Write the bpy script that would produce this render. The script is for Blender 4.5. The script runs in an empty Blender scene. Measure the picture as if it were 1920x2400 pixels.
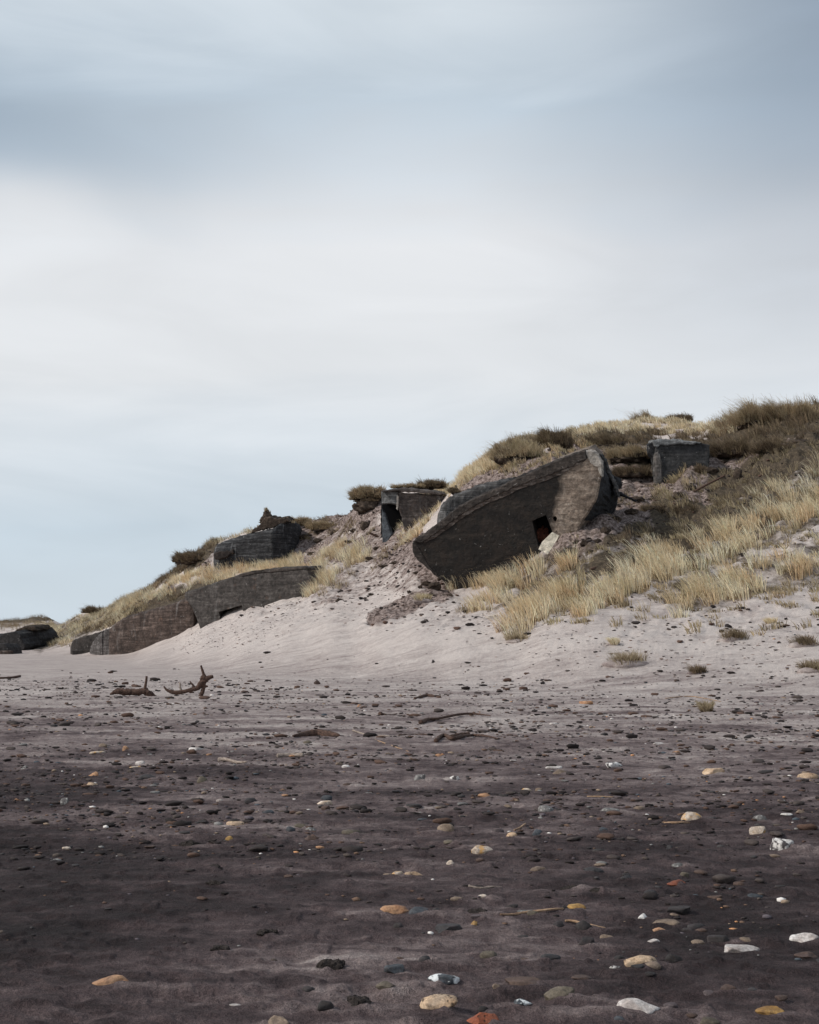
import bpy, bmesh, math, random
import numpy as np
from mathutils import Vector, noise as mnoise
from mathutils.geometry import tessellate_polygon

random.seed(7); RNG = np.random.default_rng(7)
C = bpy.context.scene.collection
scene = bpy.context.scene

# ------------------------------------------------------------------ camera model (photo is 1920 x 2400)
F = 3000.0; CU, CV = 960.0, 1200.0; EYE = 1.5
PT = math.atan2(290.0, F); cp, sp = math.cos(PT), math.sin(PT)
def zslope(v):
    T = (CV - np.asarray(v, float)) / F
    return (T * cp + sp) / (cp - T * sp)
def P(u, v, Y):
    s = zslope(v)
    return np.array([(u - CU) / F * (cp + s * sp) * Y, Y, EYE + s * Y], float)
def proj(x, y, z):
    zz = z - EYE
    fw = y * cp + zz * sp; up = -y * sp + zz * cp
    fw = np.maximum(fw, 1e-3)
    return CU + F * x / fw, CV - F * up / fw

# ------------------------------------------------------------------ numpy noise
def _hash(ix, iy, iz, seed):
    h = (ix.astype(np.int64) * 374761393 + iy.astype(np.int64) * 668265263 + iz.astype(np.int64) * 2147483647 + seed * 1274126177) & 0xFFFFFFFF
    h = ((h ^ (h >> 13)) * 1274126177) & 0xFFFFFFFF
    h = ((h ^ (h >> 16)) * 2246822519) & 0xFFFFFFFF
    return ((h ^ (h >> 15)) & 0xFFFFFF) / float(0xFFFFFF) * 2 - 1
def vnoise(x, y, seed=0):
    x = np.asarray(x, float); y = np.asarray(y, float)
    ix = np.floor(x); iy = np.floor(y); fx = x - ix; fy = y - iy
    fx = fx * fx * fx * (fx * (fx * 6 - 15) + 10); fy = fy * fy * fy * (fy * (fy * 6 - 15) + 10)
    z = np.zeros_like(ix)
    a = _hash(ix, iy, z, seed); b = _hash(ix + 1, iy, z, seed); c = _hash(ix, iy + 1, z, seed); d = _hash(ix + 1, iy + 1, z, seed)
    return (a * (1 - fx) + b * fx) * (1 - fy) + (c * (1 - fx) + d * fx) * fy
def fbm(x, y, oct=4, seed=0, gain=0.5):
    r = 0; a = 1.0; t = 0
    for i in range(oct):
        r = r + a * vnoise(x * 2.03 ** i + 17.3 * i, y * 2.03 ** i - 9.1 * i, seed + i); t += a; a *= gain
    return r / t
def sstep(a, b, x):
    t = np.clip((np.asarray(x, float) - a) / (b - a), 0, 1); return t * t * (3 - 2 * t)

# ------------------------------------------------------------------ dune profile: per image column, (distance, image row) control points
PROF = {
 -700: (118, [(160, 1478), (230, 1462), (300, 1452)]),
 -200: (112, [(125, 1510), (160, 1484), (200, 1470), (260, 1452)]),
 0:   (108, [(118, 1522), (128, 1508), (160, 1487), (200, 1471), (260, 1454)]),
 100: (104, [(118, 1518), (135, 1496), (160, 1478), (200, 1462), (230, 1445)]),
 200: (93, [(104, 1513), (115, 1480), (126, 1452), (135, 1432)]),
 300: (84, [(88, 1528), (95, 1470), (105, 1432), (118, 1396)]),
 400: (62, [(76, 1522), (84, 1494), (91, 1412), (98, 1372), (108, 1346)]),
 500: (56, [(70, 1492), (81, 1448), (87, 1372), (93, 1356), (96, 1336), (104, 1274)]),
 600: (52, [(66, 1470), (78, 1420), (84, 1352), (91, 1348), (94.5, 1334), (98, 1290), (104, 1246)]),
 700: (50, [(64, 1450), (76, 1400), (82, 1350), (90, 1330), (95, 1305), (98.5, 1266), (103, 1224)]),
 800: (48, [(60, 1450), (68, 1405), (76, 1350), (85, 1296), (95, 1244), (102, 1216)]),
 830: (48, [(60, 1448), (68, 1404), (76, 1348), (84, 1292), (88, 1244), (92, 1196), (96, 1186)]),
 862: (47, [(58, 1450), (66, 1408), (75, 1342), (82, 1280), (85.5, 1230), (88, 1166), (91, 1150)]),
 900: (46, [(56, 1450), (63, 1410), (74, 1330), (82, 1258), (86, 1195), (90, 1158)]),
 1000:(45, [(52, 1456), (56, 1422), (60, 1388), (66, 1304), (72, 1262), (78, 1236), (84, 1170), (88, 1140)]),
 1100:(43, [(50, 1462), (55, 1424), (59.6, 1388), (61.2, 1370), (65.5, 1166), (70, 1128), (80, 1112)]),
 1200:(42, [(49, 1456), (53, 1416), (58.5, 1352), (60, 1326), (64, 1126), (68, 1090), (80, 1036)]),
 1300:(40, [(47, 1450), (52, 1400), (55, 1346), (57.8, 1276), (59.5, 1250), (63.2, 1082), (70, 1054), (76, 1038), (84, 1020)]),
 1400:(38, [(46, 1448), (50, 1400), (54, 1318), (57.4, 1226), (62, 1190), (68, 1148), (73, 1092), (80, 1036), (90, 1006)]),
 1500:(37, [(46, 1448), (51, 1374), (57, 1262), (62, 1206), (68, 1160), (72, 1096), (76, 1058), (84, 1020), (92, 992)]),
 1550:(36, [(46, 1447), (51, 1373), (57, 1265), (63, 1202), (68.9, 1150), (72.5, 1096), (76, 1056), (84, 1022), (91, 993)]),
 1600:(36, [(46, 1446), (51, 1372), (57, 1268), (63, 1192), (68.8, 1102), (74, 1056), (80, 1028), (90, 994)]),
 1700:(35, [(45, 1450), (50, 1376), (56, 1276), (63, 1186), (70, 1112), (76, 1040), (84, 996)]),
 1800:(35, [(44, 1450), (49, 1378), (55, 1270), (62, 1170), (69, 1082), (75, 1010), (82, 974)]),
 1920:(34, [(43, 1452), (49, 1370), (55, 1256), (62, 1146), (69, 1050), (75, 990), (82, 954)]),
 2300:(34, [(43, 1450), (49, 1360), (55, 1240), (62, 1120), (70, 1000), (80, 930)]),
 3200:(34, [(43, 1450), (49, 1360), (55, 1240), (62, 1120), (70, 1000), (80, 930)]),
}
def pchip(xk, yk, x):
    xk = np.asarray(xk, float); yk = np.asarray(yk, float)
    h = np.diff(xk); d = np.diff(yk) / h; m = np.zeros_like(yk)
    for i in range(1, len(xk) - 1):
        if d[i - 1] * d[i] > 0:
            w1 = 2 * h[i] + h[i - 1]; w2 = h[i] + 2 * h[i - 1]
            m[i] = (w1 + w2) / (w1 / d[i - 1] + w2 / d[i])
    i = np.clip(np.searchsorted(xk, x) - 1, 0, len(xk) - 2); t = np.clip((x - xk[i]) / h[i], 0, 1)
    return ((1 + 2 * t) * (1 - t) ** 2) * yk[i] + t * (1 - t) ** 2 * h[i] * m[i] + t * t * (3 - 2 * t) * yk[i + 1] + t * t * (t - 1) * h[i] * m[i + 1]
YG = np.arange(0, 640, 0.5); US = np.array(sorted(PROF)); UG = np.arange(-700, 3201, 10.0)
cols = []; crest = []
for u in US:
    foot, pts = PROF[u]
    xs = [-60, foot - 14, foot - 4]; zs = [0, 0, 0.03]
    for (Y, v) in pts: xs.append(Y); zs.append(EYE + float(zslope(v)) * Y)
    yc, zc = xs[-1], zs[-1]
    xs += [yc + 10, yc + 60, 700]; zs += [zc - 0.9, zc - 2.2, zc - 4]
    cols.append(pchip(xs, zs, YG)); crest.append(yc)
cols = np.array(cols)
j = np.clip(np.searchsorted(US, UG) - 1, 0, len(US) - 2); t = (UG - US[j]) / (US[j + 1] - US[j])
t = 0.45 * t + 0.55 * (t * t * (3 - 2 * t))
RAST = cols[j] * (1 - t)[:, None] + cols[j + 1] * t[:, None]
CREST = np.array(crest)[j] * (1 - t) + np.array(crest)[j + 1] * t
k = np.exp(-0.5 * (np.arange(-4, 5) / 1.8) ** 2); k /= k.sum()
RAST = np.apply_along_axis(lambda c: np.convolve(np.pad(c, 4, 'edge'), k, 'valid'), 0, RAST)
def _samp(u, Y):
    a = np.clip((u - UG[0]) / 10.0, 0, len(UG) - 1.001); b = np.clip(Y / 0.5, 0, len(YG) - 1.001)
    i = a.astype(int); jj = b.astype(int); fa = a - i; fb = b - jj
    return (RAST[i, jj] * (1 - fa) + RAST[i + 1, jj] * fa) * (1 - fb) + (RAST[i, jj + 1] * (1 - fa) + RAST[i + 1, jj + 1] * fa) * fb
def base_z(x, y):
    x = np.asarray(x, float); y = np.asarray(y, float)
    yy = np.maximum(y, 2.0); z = np.zeros_like(x)
    for _ in range(3):
        u, _v = proj(x, yy, z); z = _samp(u, yy)
    return z
def capmask(u, v, lines):
    """softness mask of polylines: list of (points, radius)"""
    m = np.zeros_like(u)
    for pts, r, *wt in lines:
        d = np.full(u.shape, 1e9)
        for (a, b) in zip(pts[:-1], pts[1:]) if len(pts) > 1 else [(pts[0], pts[0])]:
            ax, ay = a; bx, by = b; L = (bx - ax) ** 2 + (by - ay) ** 2
            tt = np.clip(((u - ax) * (bx - ax) + (v - ay) * (by - ay)) / L, 0, 1) if L > 0 else 0
            d = np.minimum(d, np.hypot(u - ax - tt * (bx - ax), v - ay - tt * (by - ay)))
        m = np.maximum(m, (1 - sstep(0.45 * r, 1.35 * r, d)) * (wt[0] if wt else 1.0))
    return m
SOIL = [([(985, 1300), (1035, 1385)], 34), ([(880, 1450), (990, 1400)], 22), ([(1330, 1275), (1500, 1190), (1600, 1130)], 30), ([(1450, 1190), (1720, 1080)], 30),
        ([(1660, 1120), (1900, 1000)], 26), ([(700, 1250), (800, 1225), (880, 1190)], 22), ([(1080, 1150), (1200, 1110), (1360, 1055)], 20),
        ([(1440, 1060), (1520, 1110), (1500, 1160), (1450, 1180)], 46), ([(900, 1310), (985, 1270)], 24), ([(480, 1330), (440, 1310)], 18),
        ([(830, 1200), (880, 1180)], 20), ([(700, 1225), (730, 1290)], 18), ([(400, 1390), (300, 1440)], 14), ([(1400, 1240), (1520, 1230), (1640, 1190)], 26),
        ([(1330, 1290), (1600, 1200), (1920, 1030)], 95, 0.52), ([(1320, 1290), (1420, 1240), (1560, 1185), (1750, 1095)], 46, 0.85), ([(690, 1290), (860, 1260), (960, 1300)], 70, 0.62), ([(760, 1380), (900, 1340), (1030, 1370)], 60, 0.50), ([(1300, 1380), (1920, 1250)], 60, 0.40), ([(1000, 1440), (1250, 1420)], 40, 0.33), ([(560, 1440), (740, 1410), (900, 1400)], 16, 0.36), ([(1500, 1480), (1920, 1440)], 40, 0.30), ([(400, 1320), (500, 1300)], 30, 0.5)]
TURF = [([(1700, 1030), (1800, 1000), (1920, 980)], 46), ([(1170, 1070), (1250, 1040), (1330, 1030)], 26), ([(1380, 1040), (1510, 1030)], 22),
        ([(1430, 1075), (1530, 1075)], 22), ([(1560, 1060), (1680, 1050)], 24), ([(300, 1400), (420, 1330), (500, 1275)], 14), ([(440, 1330), (500, 1290)], 16),
        ([(1550, 1205), (1630, 1210)], 30), ([(1430, 1260), (1500, 1245)], 20), ([(830, 1165), (900, 1150)], 20), ([(200, 1425), (245, 1420)], 8), ([(0, 1455), (170, 1448)], 7),
        ([(1700, 1150), (1920, 1050)], 50), ([(1560, 1250), (1900, 1180)], 36), ([(1400, 1330), (1640, 1260)], 24), ([(290, 1440), (380, 1412), (435, 1390), (510, 1362)], 18), ([(90, 1505), (200, 1470), (330, 1400)], 30, 0.62), ([(230, 1470), (300, 1436)], 14), ([(1230, 1370), (1420, 1340), (1640, 1270), (1920, 1160)], 100, 0.56), ([(1600, 1400), (1920, 1320)], 62, 0.50), ([(1330, 1240), (1500, 1160), (1700, 1120)], 60, 0.35)]
def ground(x, y, full=False):
    x = np.asarray(x, float); y = np.asarray(y, float)
    z = base_z(x, y)
    u, v = proj(x, np.maximum(y, 2), z)
    far = sstep(48, 75, y)
    so = capmask(u, v, SOIL) * (y > 40); tu = capmask(u, v, TURF) * (y > 40)
    rise = sstep(0.2, 2.5, z)
    z = z + rise * (0.10 + 0.22 * far) * fbm(x / 3.1, y / 3.1, 4, 3)
    n1 = fbm(x / 0.9, y / 0.9, 3, 11); n2 = fbm(x / 0.35, y / 0.35, 2, 21)
    z = z + np.minimum(so * 1.3, 1) * (0.30 * n1 + 0.14 * n2) + tu * (0.26 * n1 + 0.06 * n2)
    z = z + rise * (1 - so) * (0.06 * fbm(x / 0.9 + y / 2.0, y / 0.8, 3, 31) + 0.05 * sstep(0.1, 0.5, fbm(x / 0.5 + y / 1.2, y / 0.35, 2, 35)))
    # beach: long low drifts and small wind relief stretched along the wind
    b = 1 - sstep(40, 60, y)
    rg_ = fbm(x / 0.42 + y * 0.4, y / 0.24, 4, 51, 0.6)
    z = z + b * (0.045 * fbm(x / 3.5, y / 1.3, 3, 41) + 0.022 * (1 - np.abs(rg_) * 2.2) * sstep(-0.3, 0.4, fbm(x / 2.1, y / 1.1, 2, 57)) + 0.020 * rg_ + 0.013 * fbm(x / 0.13, y / 0.085, 3, 61, 0.6) + 0.012 * sstep(0.25, 0.6, fbm(x / 0.10, y / 0.09, 2, 67)))
    if full: return z, so, tu, u, v
    return z

# ------------------------------------------------------------------ helpers
def mesh_np(name, V, faces_idx, loop_tot, mats=(), attrs=None, smooth=True, matidx=None):
    me = bpy.data.meshes.new(name)
    me.vertices.add(len(V)); me.vertices.foreach_set('co', np.asarray(V, np.float32).ravel())
    me.loops.add(len(faces_idx)); me.loops.foreach_set('vertex_index', np.asarray(faces_idx, np.int32))
    n = len(loop_tot); me.polygons.add(n)
    st = np.concatenate([[0], np.cumsum(loop_tot)[:-1]]).astype(np.int32)
    me.polygons.foreach_set('loop_start', st); me.polygons.foreach_set('loop_total', np.asarray(loop_tot, np.int32))
    if matidx is not None: me.polygons.foreach_set('material_index', np.asarray(matidx, np.int32))
    me.polygons.foreach_set('use_smooth', np.full(n, smooth))
    for m in mats: me.materials.append(m)
    if attrs:
        for nm, val in attrs.items():
            val = np.asarray(val, np.float32)
            if val.ndim == 1:
                a = me.attributes.new(nm, 'FLOAT', 'POINT'); a.data.foreach_set('value', val)
            else:
                a = me.attributes.new(nm, 'FLOAT_COLOR', 'POINT'); a.data.foreach_set('color', np.c_[val, np.ones(len(val))].astype(np.float32).ravel())
    me.update(calc_edges=True); me.validate()
    return me
def link(name, me, parent=None, loc=(0, 0, 0), label=None, cat=None, group=None, kind=None):
    o = bpy.data.objects.new(name, me); C.objects.link(o); o.location = loc
    if parent: o.parent = parent
    if label: o['label'] = label
    if cat: o['category'] = cat
    if group: o['group'] = group
    if kind: o['kind'] = kind
    return o
def thing(name, loc, label, cat, group=None):
    return link(name, None, None, tuple(loc), label, cat, group)

# ------------------------------------------------------------------ material helpers
class N:
    def __init__(s, name):
        s.m = bpy.data.materials.new(name); s.m.use_nodes = True; s.t = s.m.node_tree; s.n = s.t.nodes; s.l = s.t.links
        s.b = s.n['Principled BSDF']; s.b.inputs['Specular IOR Level'].default_value = 0.25; s.b.inputs['Roughness'].default_value = 0.9
    def new(s, typ, **kw):
        x = s.n.new(typ)
        for k_, v_ in kw.items(): setattr(x, k_, v_)
        return x
    def put(s, a, b): 
        s.l.new(a, b)
    def coord(s, kind='Object'):
        if not hasattr(s, '_tc'): s._tc = s.new('ShaderNodeTexCoord')
        return s._tc.outputs[kind]
    def mapping(s, src, scale=(1, 1, 1), rot=(0, 0, 0), loc=(0, 0, 0)):
        m = s.new('ShaderNodeMapping'); m.inputs['Scale'].default_value = scale; m.inputs['Rotation'].default_value = rot; m.inputs['Location'].default_value = loc
        s.put(src, m.inputs['Vector']); return m.outputs[0]
    def noise(s, vec, scale, detail=4, rough=0.55, dist=0.0):
        n = s.new('ShaderNodeTexNoise'); n.inputs['Scale'].default_value = scale; n.inputs['Detail'].default_value = detail
        n.inputs['Roughness'].default_value = rough; n.inputs['Distortion'].default_value = dist
        s.put(vec, n.inputs['Vector']); return n.outputs['Fac']
    def ramp(s, fac, stops, mode='LINEAR'):
        r = s.new('ShaderNodeValToRGB'); r.color_ramp.interpolation = mode; e = r.color_ramp.elements
        while len(e) < len(stops): e.new(0.5)
        for i, (p, c) in enumerate(stops):
            e[i].position = p; e[i].color = (c, c, c, 1) if not isinstance(c, tuple) else (*c, 1)
        s.put(fac, r.inputs[0]); return r.outputs[0]
    def mix(s, fac, a, b, blend='MIX'):
        m = s.new('ShaderNodeMix', data_type='RGBA', blend_type=blend)
        for val, soc in ((fac, m.inputs[0]), (a, m.inputs[6]), (b, m.inputs[7])):
            if isinstance(val, tuple): soc.default_value = (*val, 1)
            elif isinstance(val, (int, float)): soc.default_value = val
            else: s.put(val, soc)
        return m.outputs[2]
    def math(s, op, a, b=0.0, c=None, clamp=False):
        m = s.new('ShaderNodeMath', operation=op, use_clamp=clamp)
        for val, soc in zip((a, b, c), m.inputs):
            if val is None: continue
            if isinstance(val, (int, float)): soc.default_value = val
            else: s.put(val, soc)
        return m.outputs[0]
    def attr(s, name, out='Fac'):
        a = s.new('ShaderNodeAttribute'); a.attribute_name = name; return a.outputs[out]
    def bump(s, h, strength=0.5, dist=0.05, prev=None):
        b = s.new('ShaderNodeBump'); b.inputs['Strength'].default_value = strength; b.inputs['Distance'].default_value = dist
        s.put(h, b.inputs['Height'])
        if prev is not None: s.put(prev, b.inputs['Normal'])
        return b.outputs[0]
    def done(s, col, nrm=None, rough=None):
        if isinstance(col, tuple): s.b.inputs['Base Color'].default_value = (*col, 1)
        else: s.put(col, s.b.inputs['Base Color'])
        if nrm is not None: s.put(nrm, s.b.inputs['Normal'])
        if rough is not None: s.b.inputs['Roughness'].default_value = rough
        return s.m

# sand --------------------------------------------------------------
def sand_material():
    s = N('sand'); pos = s.new('ShaderNodeNewGeometry').outputs['Position']
    dry_vignette = s.attr('dry_vignette'); soil = s.attr('soil'); turf = s.attr('turf')
    st = s.mapping(pos, (0.42, 1.0, 1.0))
    n1 = s.noise(st, 2.2, 6, 0.62, 0.6); n2 = s.noise(s.mapping(pos, (0.8, 1.2, 1)), 8.0, 5, 0.65); n0 = s.noise(s.mapping(pos, (0.5, 1.0, 1)), 0.35, 4, 0.5)
    fine = s.noise(pos, 260, 2, 0.7); mid = s.noise(pos, 60, 3, 0.7)
    d = s.math('ADD', dry_vignette, s.math('MULTIPLY', s.math('SUBTRACT', n1, 0.5), 0.85))
    d = s.math('ADD', d, s.math('MULTIPLY', s.math('SUBTRACT', n2, 0.5), 0.60))
    d = s.math('ADD', d, s.math('MULTIPLY', s.math('SUBTRACT', n0, 0.5), 0.22))
    col = s.ramp(d, [(0.0, (0.0195, 0.0134, 0.0138)), (0.20, (0.041, 0.0280, 0.0286)), (0.38, (0.093, 0.0665, 0.0665)), (0.56, (0.206, 0.160, 0.153)), (0.78, (0.395, 0.335, 0.312)), (1.0, (0.54, 0.475, 0.44))])
    g = s.ramp(fine, [(0.30, 0.45), (0.5, 1.0), (0.72, 1.75)]); g2 = s.ramp(mid, [(0.3, 0.72), (0.7, 1.28)])
    col = s.mix(1.0, col, g, 'MULTIPLY'); col = s.mix(1.0, col, g2, 'MULTIPLY')
    sn = s.noise(pos, 5.5, 6, 0.7); sn2 = s.noise(pos, 1.3, 5, 0.7)
    scol = s.ramp(sn, [(0.32, (0.024, 0.017, 0.015)), (0.42, (0.085, 0.060, 0.052)), (0.51, (0.21, 0.160, 0.142)), (0.66, (0.40, 0.325, 0.30))])
    sm = s.math('MULTIPLY', soil, 1.0); sm = s.ramp(s.math('ADD', sm, s.math('MULTIPLY', s.math('SUBTRACT', sn2, 0.5), 1.2)), [(0.38, 0.0), (0.62, 1.0)])
    col = s.mix(sm, col, scol)
    tcol = s.ramp(s.noise(pos, 7.0, 6, 0.7), [(0.3, (0.028, 0.021, 0.015)), (0.55, (0.085, 0.064, 0.044)), (0.75, (0.21, 0.165, 0.11))])
    tm = s.ramp(s.math('ADD', turf, s.math('MULTIPLY', s.math('SUBTRACT', sn2, 0.5), 1.0)), [(0.35, 0.0), (0.6, 1.0)])
    col = s.mix(tm, col, tcol)
    nb = s.bump(fine, 0.8, 0.008); nb = s.bump(mid, 0.8, 0.022, nb); nb = s.bump(n2, 0.6, 0.04, nb)
    nb = s.bump(sn, 0.5, 0.12, nb) if False else nb
    return s.done(col, nb, 0.95)

# concrete -----------------------------------------------------------
def concrete(name, dark, mid, light, tilt=0.0, white=0.35, stain=None, seed=0.0, rust=0.2):
    s = N(name); pos = s.coord('Object')
    pos = s.mapping(pos, loc=(seed, seed * 0.7, seed * 1.3))
    bd = s.mapping(pos, (0.22, 0.22, 2.6), rot=(0, tilt, 0))
    n_board = s.noise(bd, 3.2, 6, 0.65, 0.3); n_big = s.noise(pos, 0.9, 6, 0.6, 0.5); n_mid = s.noise(pos, 4.5, 6, 0.65); n_fine = s.noise(pos, 26, 4, 0.7)
    drip = s.noise(s.mapping(pos, (2.0, 2.0, 0.35)), 0.9, 6, 0.65, 0.8)
    c = s.ramp(n_board, [(0.30, dark), (0.50, mid), (0.74, light)])
    c = s.mix(s.ramp(n_big, [(0.40, 0.65), (0.62, 0.0)]), c, tuple(x * 0.8 for x in dark))
    c = s.mix(s.math('MULTIPLY', s.ramp(drip, [(0.58, 0.0), (0.74, 1.0)]), white), c, (0.42, 0.42, 0.42))
    c = s.mix(s.math('MULTIPLY', s.ramp(s.noise(pos, 2.1, 5, 0.7), [(0.60, 0.0), (0.70, 1.0)]), rust), c, (0.16, 0.085, 0.055))
    c = s.mix(1.0, c, s.ramp(n_mid, [(0.28, 0.40), (0.52, 1.0), (0.75, 1.7)]), 'MULTIPLY')
    c = s.mix(1.0, c, s.ramp(n_fine, [(0.3, 0.72), (0.7, 1.28)]), 'MULTIPLY')
    if stain:
        # a wet stain whose edge crosses the wall: (local x of the edge, strength, stain colour)
        x0, scol, wdt = stain
        sx = s.new('ShaderNodeSeparateXYZ'); s.put(s.coord('Object'), sx.inputs[0])
        e = s.math('ADD', sx.outputs[0], s.math('MULTIPLY', s.math('SUBTRACT', s.noise(s.mapping(pos, (1, 1, 0.4)), 1.3, 5, 0.6), 0.5), 1.1))
        e = s.math('ADD', e, s.math('MULTIPLY', sx.outputs[2], -0.12))
        fac = s.ramp(s.math('DIVIDE', s.math('SUBTRACT', e, x0 - wdt), 2 * wdt, clamp=True), [(0.0, 1.0), (1.0, 0.0)])
        top = s.math('SUBTRACT', 1.0, s.math('MULTIPLY', s.ramp(s.noise(s.mapping(pos, rot=(0, tilt, 0), scale=(0.3, 0.3, 1.6)), 1.6, 5, 0.65), [(0.52, 0.0), (0.76, 1.0)]), 0.14))
        scv = s.mix(s.ramp(s.noise(pos, 1.1, 6, 0.72, 0.8), [(0.46, 0.0), (0.68, 1.0)]), scol, (0.032, 0.024, 0.020))
        c = s.mix(s.math('MULTIPLY', s.math('MULTIPLY', fac, 0.97), top), c, scv)
    c = s.mix(s.math('MULTIPLY', s.ramp(s.noise(pos, 7.0, 3, 0.5, 0.8), [(0.70, 0.0), (0.74, 1.0)]), 0.55), c, (0.45, 0.43, 0.41))
    board = s.new('ShaderNodeTexWave', wave_type='BANDS', bands_direction='Z'); board.inputs['Scale'].default_value = 1.6; board.inputs['Distortion'].default_value = 1.2; board.inputs['Detail'].default_value = 3
    s.put(s.mapping(pos, rot=(0, tilt, 0)), board.inputs['Vector'])
    nb = s.bump(board.outputs['Fac'], 0.12, 0.02); nb = s.bump(n_mid, 0.8, 0.16, nb); nb = s.bump(n_fine, 0.6, 0.03, nb)
    holes = s.new('ShaderNodeTexVoronoi'); holes.inputs['Scale'].default_value = 2.2; s.put(pos, holes.inputs['Vector'])
    pit = s.ramp(holes.outputs['Distance'], [(0.06, 1.0), (0.12, 0.0)])
    c = s.mix(s.math('MULTIPLY', pit, 0.7), c, (0.02, 0.017, 0.015))
    return s.done(c, nb, 0.88)

def stone_mat(name, a, b, scale=14, speck=None, pits=False, patch=None, rough=0.75):
    s = N(name); pos = s.coord('Object'); oi = s.new('ShaderNodeObjectInfo').outputs['Random']
    pos = s.new('ShaderNodeVectorMath', operation='ADD').outputs[0] if False else pos
    v = s.new('ShaderNodeVectorMath', operation='ADD'); s.put(s.coord('Object'), v.inputs[0]); cb = s.new('ShaderNodeCombineXYZ'); s.put(s.math('MULTIPLY', oi, 9.0), cb.inputs[0]); s.put(cb.outputs[0], v.inputs[1]); pos = v.outputs[0]
    n = s.noise(pos, scale, 5, 0.65, 0.4); f = s.noise(pos, scale * 9, 3, 0.7)
    c = s.ramp(n, [(0.33, a), (0.66, b)])
    c = s.mix(1.0, c, s.ramp(f, [(0.3, 0.60), (0.7, 1.30)]), 'MULTIPLY')
    vein = s.ramp(s.noise(pos, scale * 0.7, 6, 0.75, 2.0), [(0.47, 0.0), (0.50, 1.0), (0.53, 0.0)]); c = s.mix(s.math('MULTIPLY', vein, 0.35), c, (0.07, 0.05, 0.04))
    c = s.mix(1.0, c, s.ramp(oi, [(0.0, 0.82), (1.0, 1.15)]), 'MULTIPLY')
    c = s.mix(s.math('MULTIPLY', s.ramp(s.noise(pos, scale * 0.8, 4, 0.7), [(0.50, 0.0), (0.66, 1.0)]), 0.42), c, (0.085, 0.066, 0.067))
    if patch: c = s.mix(s.ramp(s.noise(pos, scale * 1.3, 4, 0.6), [(0.52, 0.0), (0.58, 1.0)]), c, patch)
    if speck:
        c = s.mix(s.ramp(s.noise(pos, scale * 4, 2, 0.5), [(0.62, 0.0), (0.68, 1.0)]), c, speck)
    nb = s.bump(f, 0.35, 0.004); nb = s.bump(n, 0.4, 0.012, nb)
    if pits:
        vo = s.new('ShaderNodeTexVoronoi'); vo.inputs['Scale'].default_value = scale * 2.6; s.put(pos, vo.inputs['Vector'])
        pt = s.ramp(vo.outputs['Distance'], [(0.12, 1.0), (0.24, 0.0)])
        c = s.mix(s.math('MULTIPLY', pt, 0.75), c, (0.05, 0.035, 0.025)); nb = s.bump(pt, 0.8, -0.006, nb)
    return s.done(c, nb, rough)

def grass_mat(name):
    s = N(name); t = s.attr('tint', 'Color')
    s.put(t, s.b.inputs['Base Color']); s.b.inputs['Roughness'].default_value = 0.7; s.b.inputs['Specular IOR Level'].default_value = 0.15
    tr = s.new('ShaderNodeBsdfTranslucent'); s.put(t, tr.inputs['Color'])
    mx = s.new('ShaderNodeMixShader'); mx.inputs[0].default_value = 0.22
    s.put(s.b.outputs[0], mx.inputs[1]); s.put(tr.outputs[0], mx.inputs[2]); s.put(mx.outputs[0], s.n['Material Output'].inputs['Surface'])
    return s.m
def soil_mat(name, a, b, c3):
    s = N(name); pos = s.coord('Object'); n = s.noise(pos, 3.5, 6, 0.7)
    c = s.ramp(n, [(0.3, a), (0.5, b), (0.72, c3)]); f = s.noise(pos, 22, 4, 0.7)
    c = s.mix(1.0, c, s.ramp(f, [(0.3, 0.6), (0.7, 1.4)]), 'MULTIPLY')
    return s.done(c, s.bump(f, 0.8, 0.05, s.bump(n, 0.8, 0.15)), 0.95)
def wood_mat(name, a, b):
    s = N(name); pos = s.coord('Object'); n = s.noise(s.mapping(pos, (3, 3, 9)), 6, 5, 0.65); f = s.noise(pos, 45, 4, 0.7)
    c = s.ramp(n, [(0.32, a), (0.68, b)]); return s.done(c, s.bump(f, 0.6, 0.01, s.bump(n, 0.6, 0.03)), 0.85)
def attr_mat(name, at='tint'):
    s = N(name); pos = s.new('ShaderNodeNewGeometry').outputs['Position']; f = s.noise(pos, 70, 4, 0.7)
    c = s.mix(1.0, s.attr(at, 'Color'), s.ramp(f, [(0.3, 0.7), (0.7, 1.3)]), 'MULTIPLY'); return s.done(c, s.bump(f, 0.5, 0.006), 0.85)

M_SAND = sand_material()
M_GRASS = grass_mat('dry_grass')
M_TURF = soil_mat('turf_soil', (0.022, 0.016, 0.012), (0.060, 0.043, 0.033), (0.16, 0.12, 0.09))
M_CLOD = soil_mat('clod_soil', (0.020, 0.016, 0.015), (0.045, 0.036, 0.032), (0.10, 0.08, 0.07))
M_WOOD = wood_mat('dark_driftwood', (0.016, 0.010, 0.008), (0.15, 0.088, 0.066))
M_WOODL = wood_mat('pale_driftwood', (0.16, 0.12, 0.10), (0.46, 0.38, 0.32))
M_TWIG = wood_mat('tan_twig', (0.22, 0.13, 0.08), (0.50, 0.34, 0.22))
M_RUST = soil_mat('brick_rubble', (0.03, 0.012, 0.008), (0.12, 0.04, 0.025), (0.22, 0.085, 0.05))
M_BLACK = N('opening_darkness').done((0.006, 0.006, 0.007), None, 0.95)  # near-black colour standing for the darkness inside openings
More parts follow.
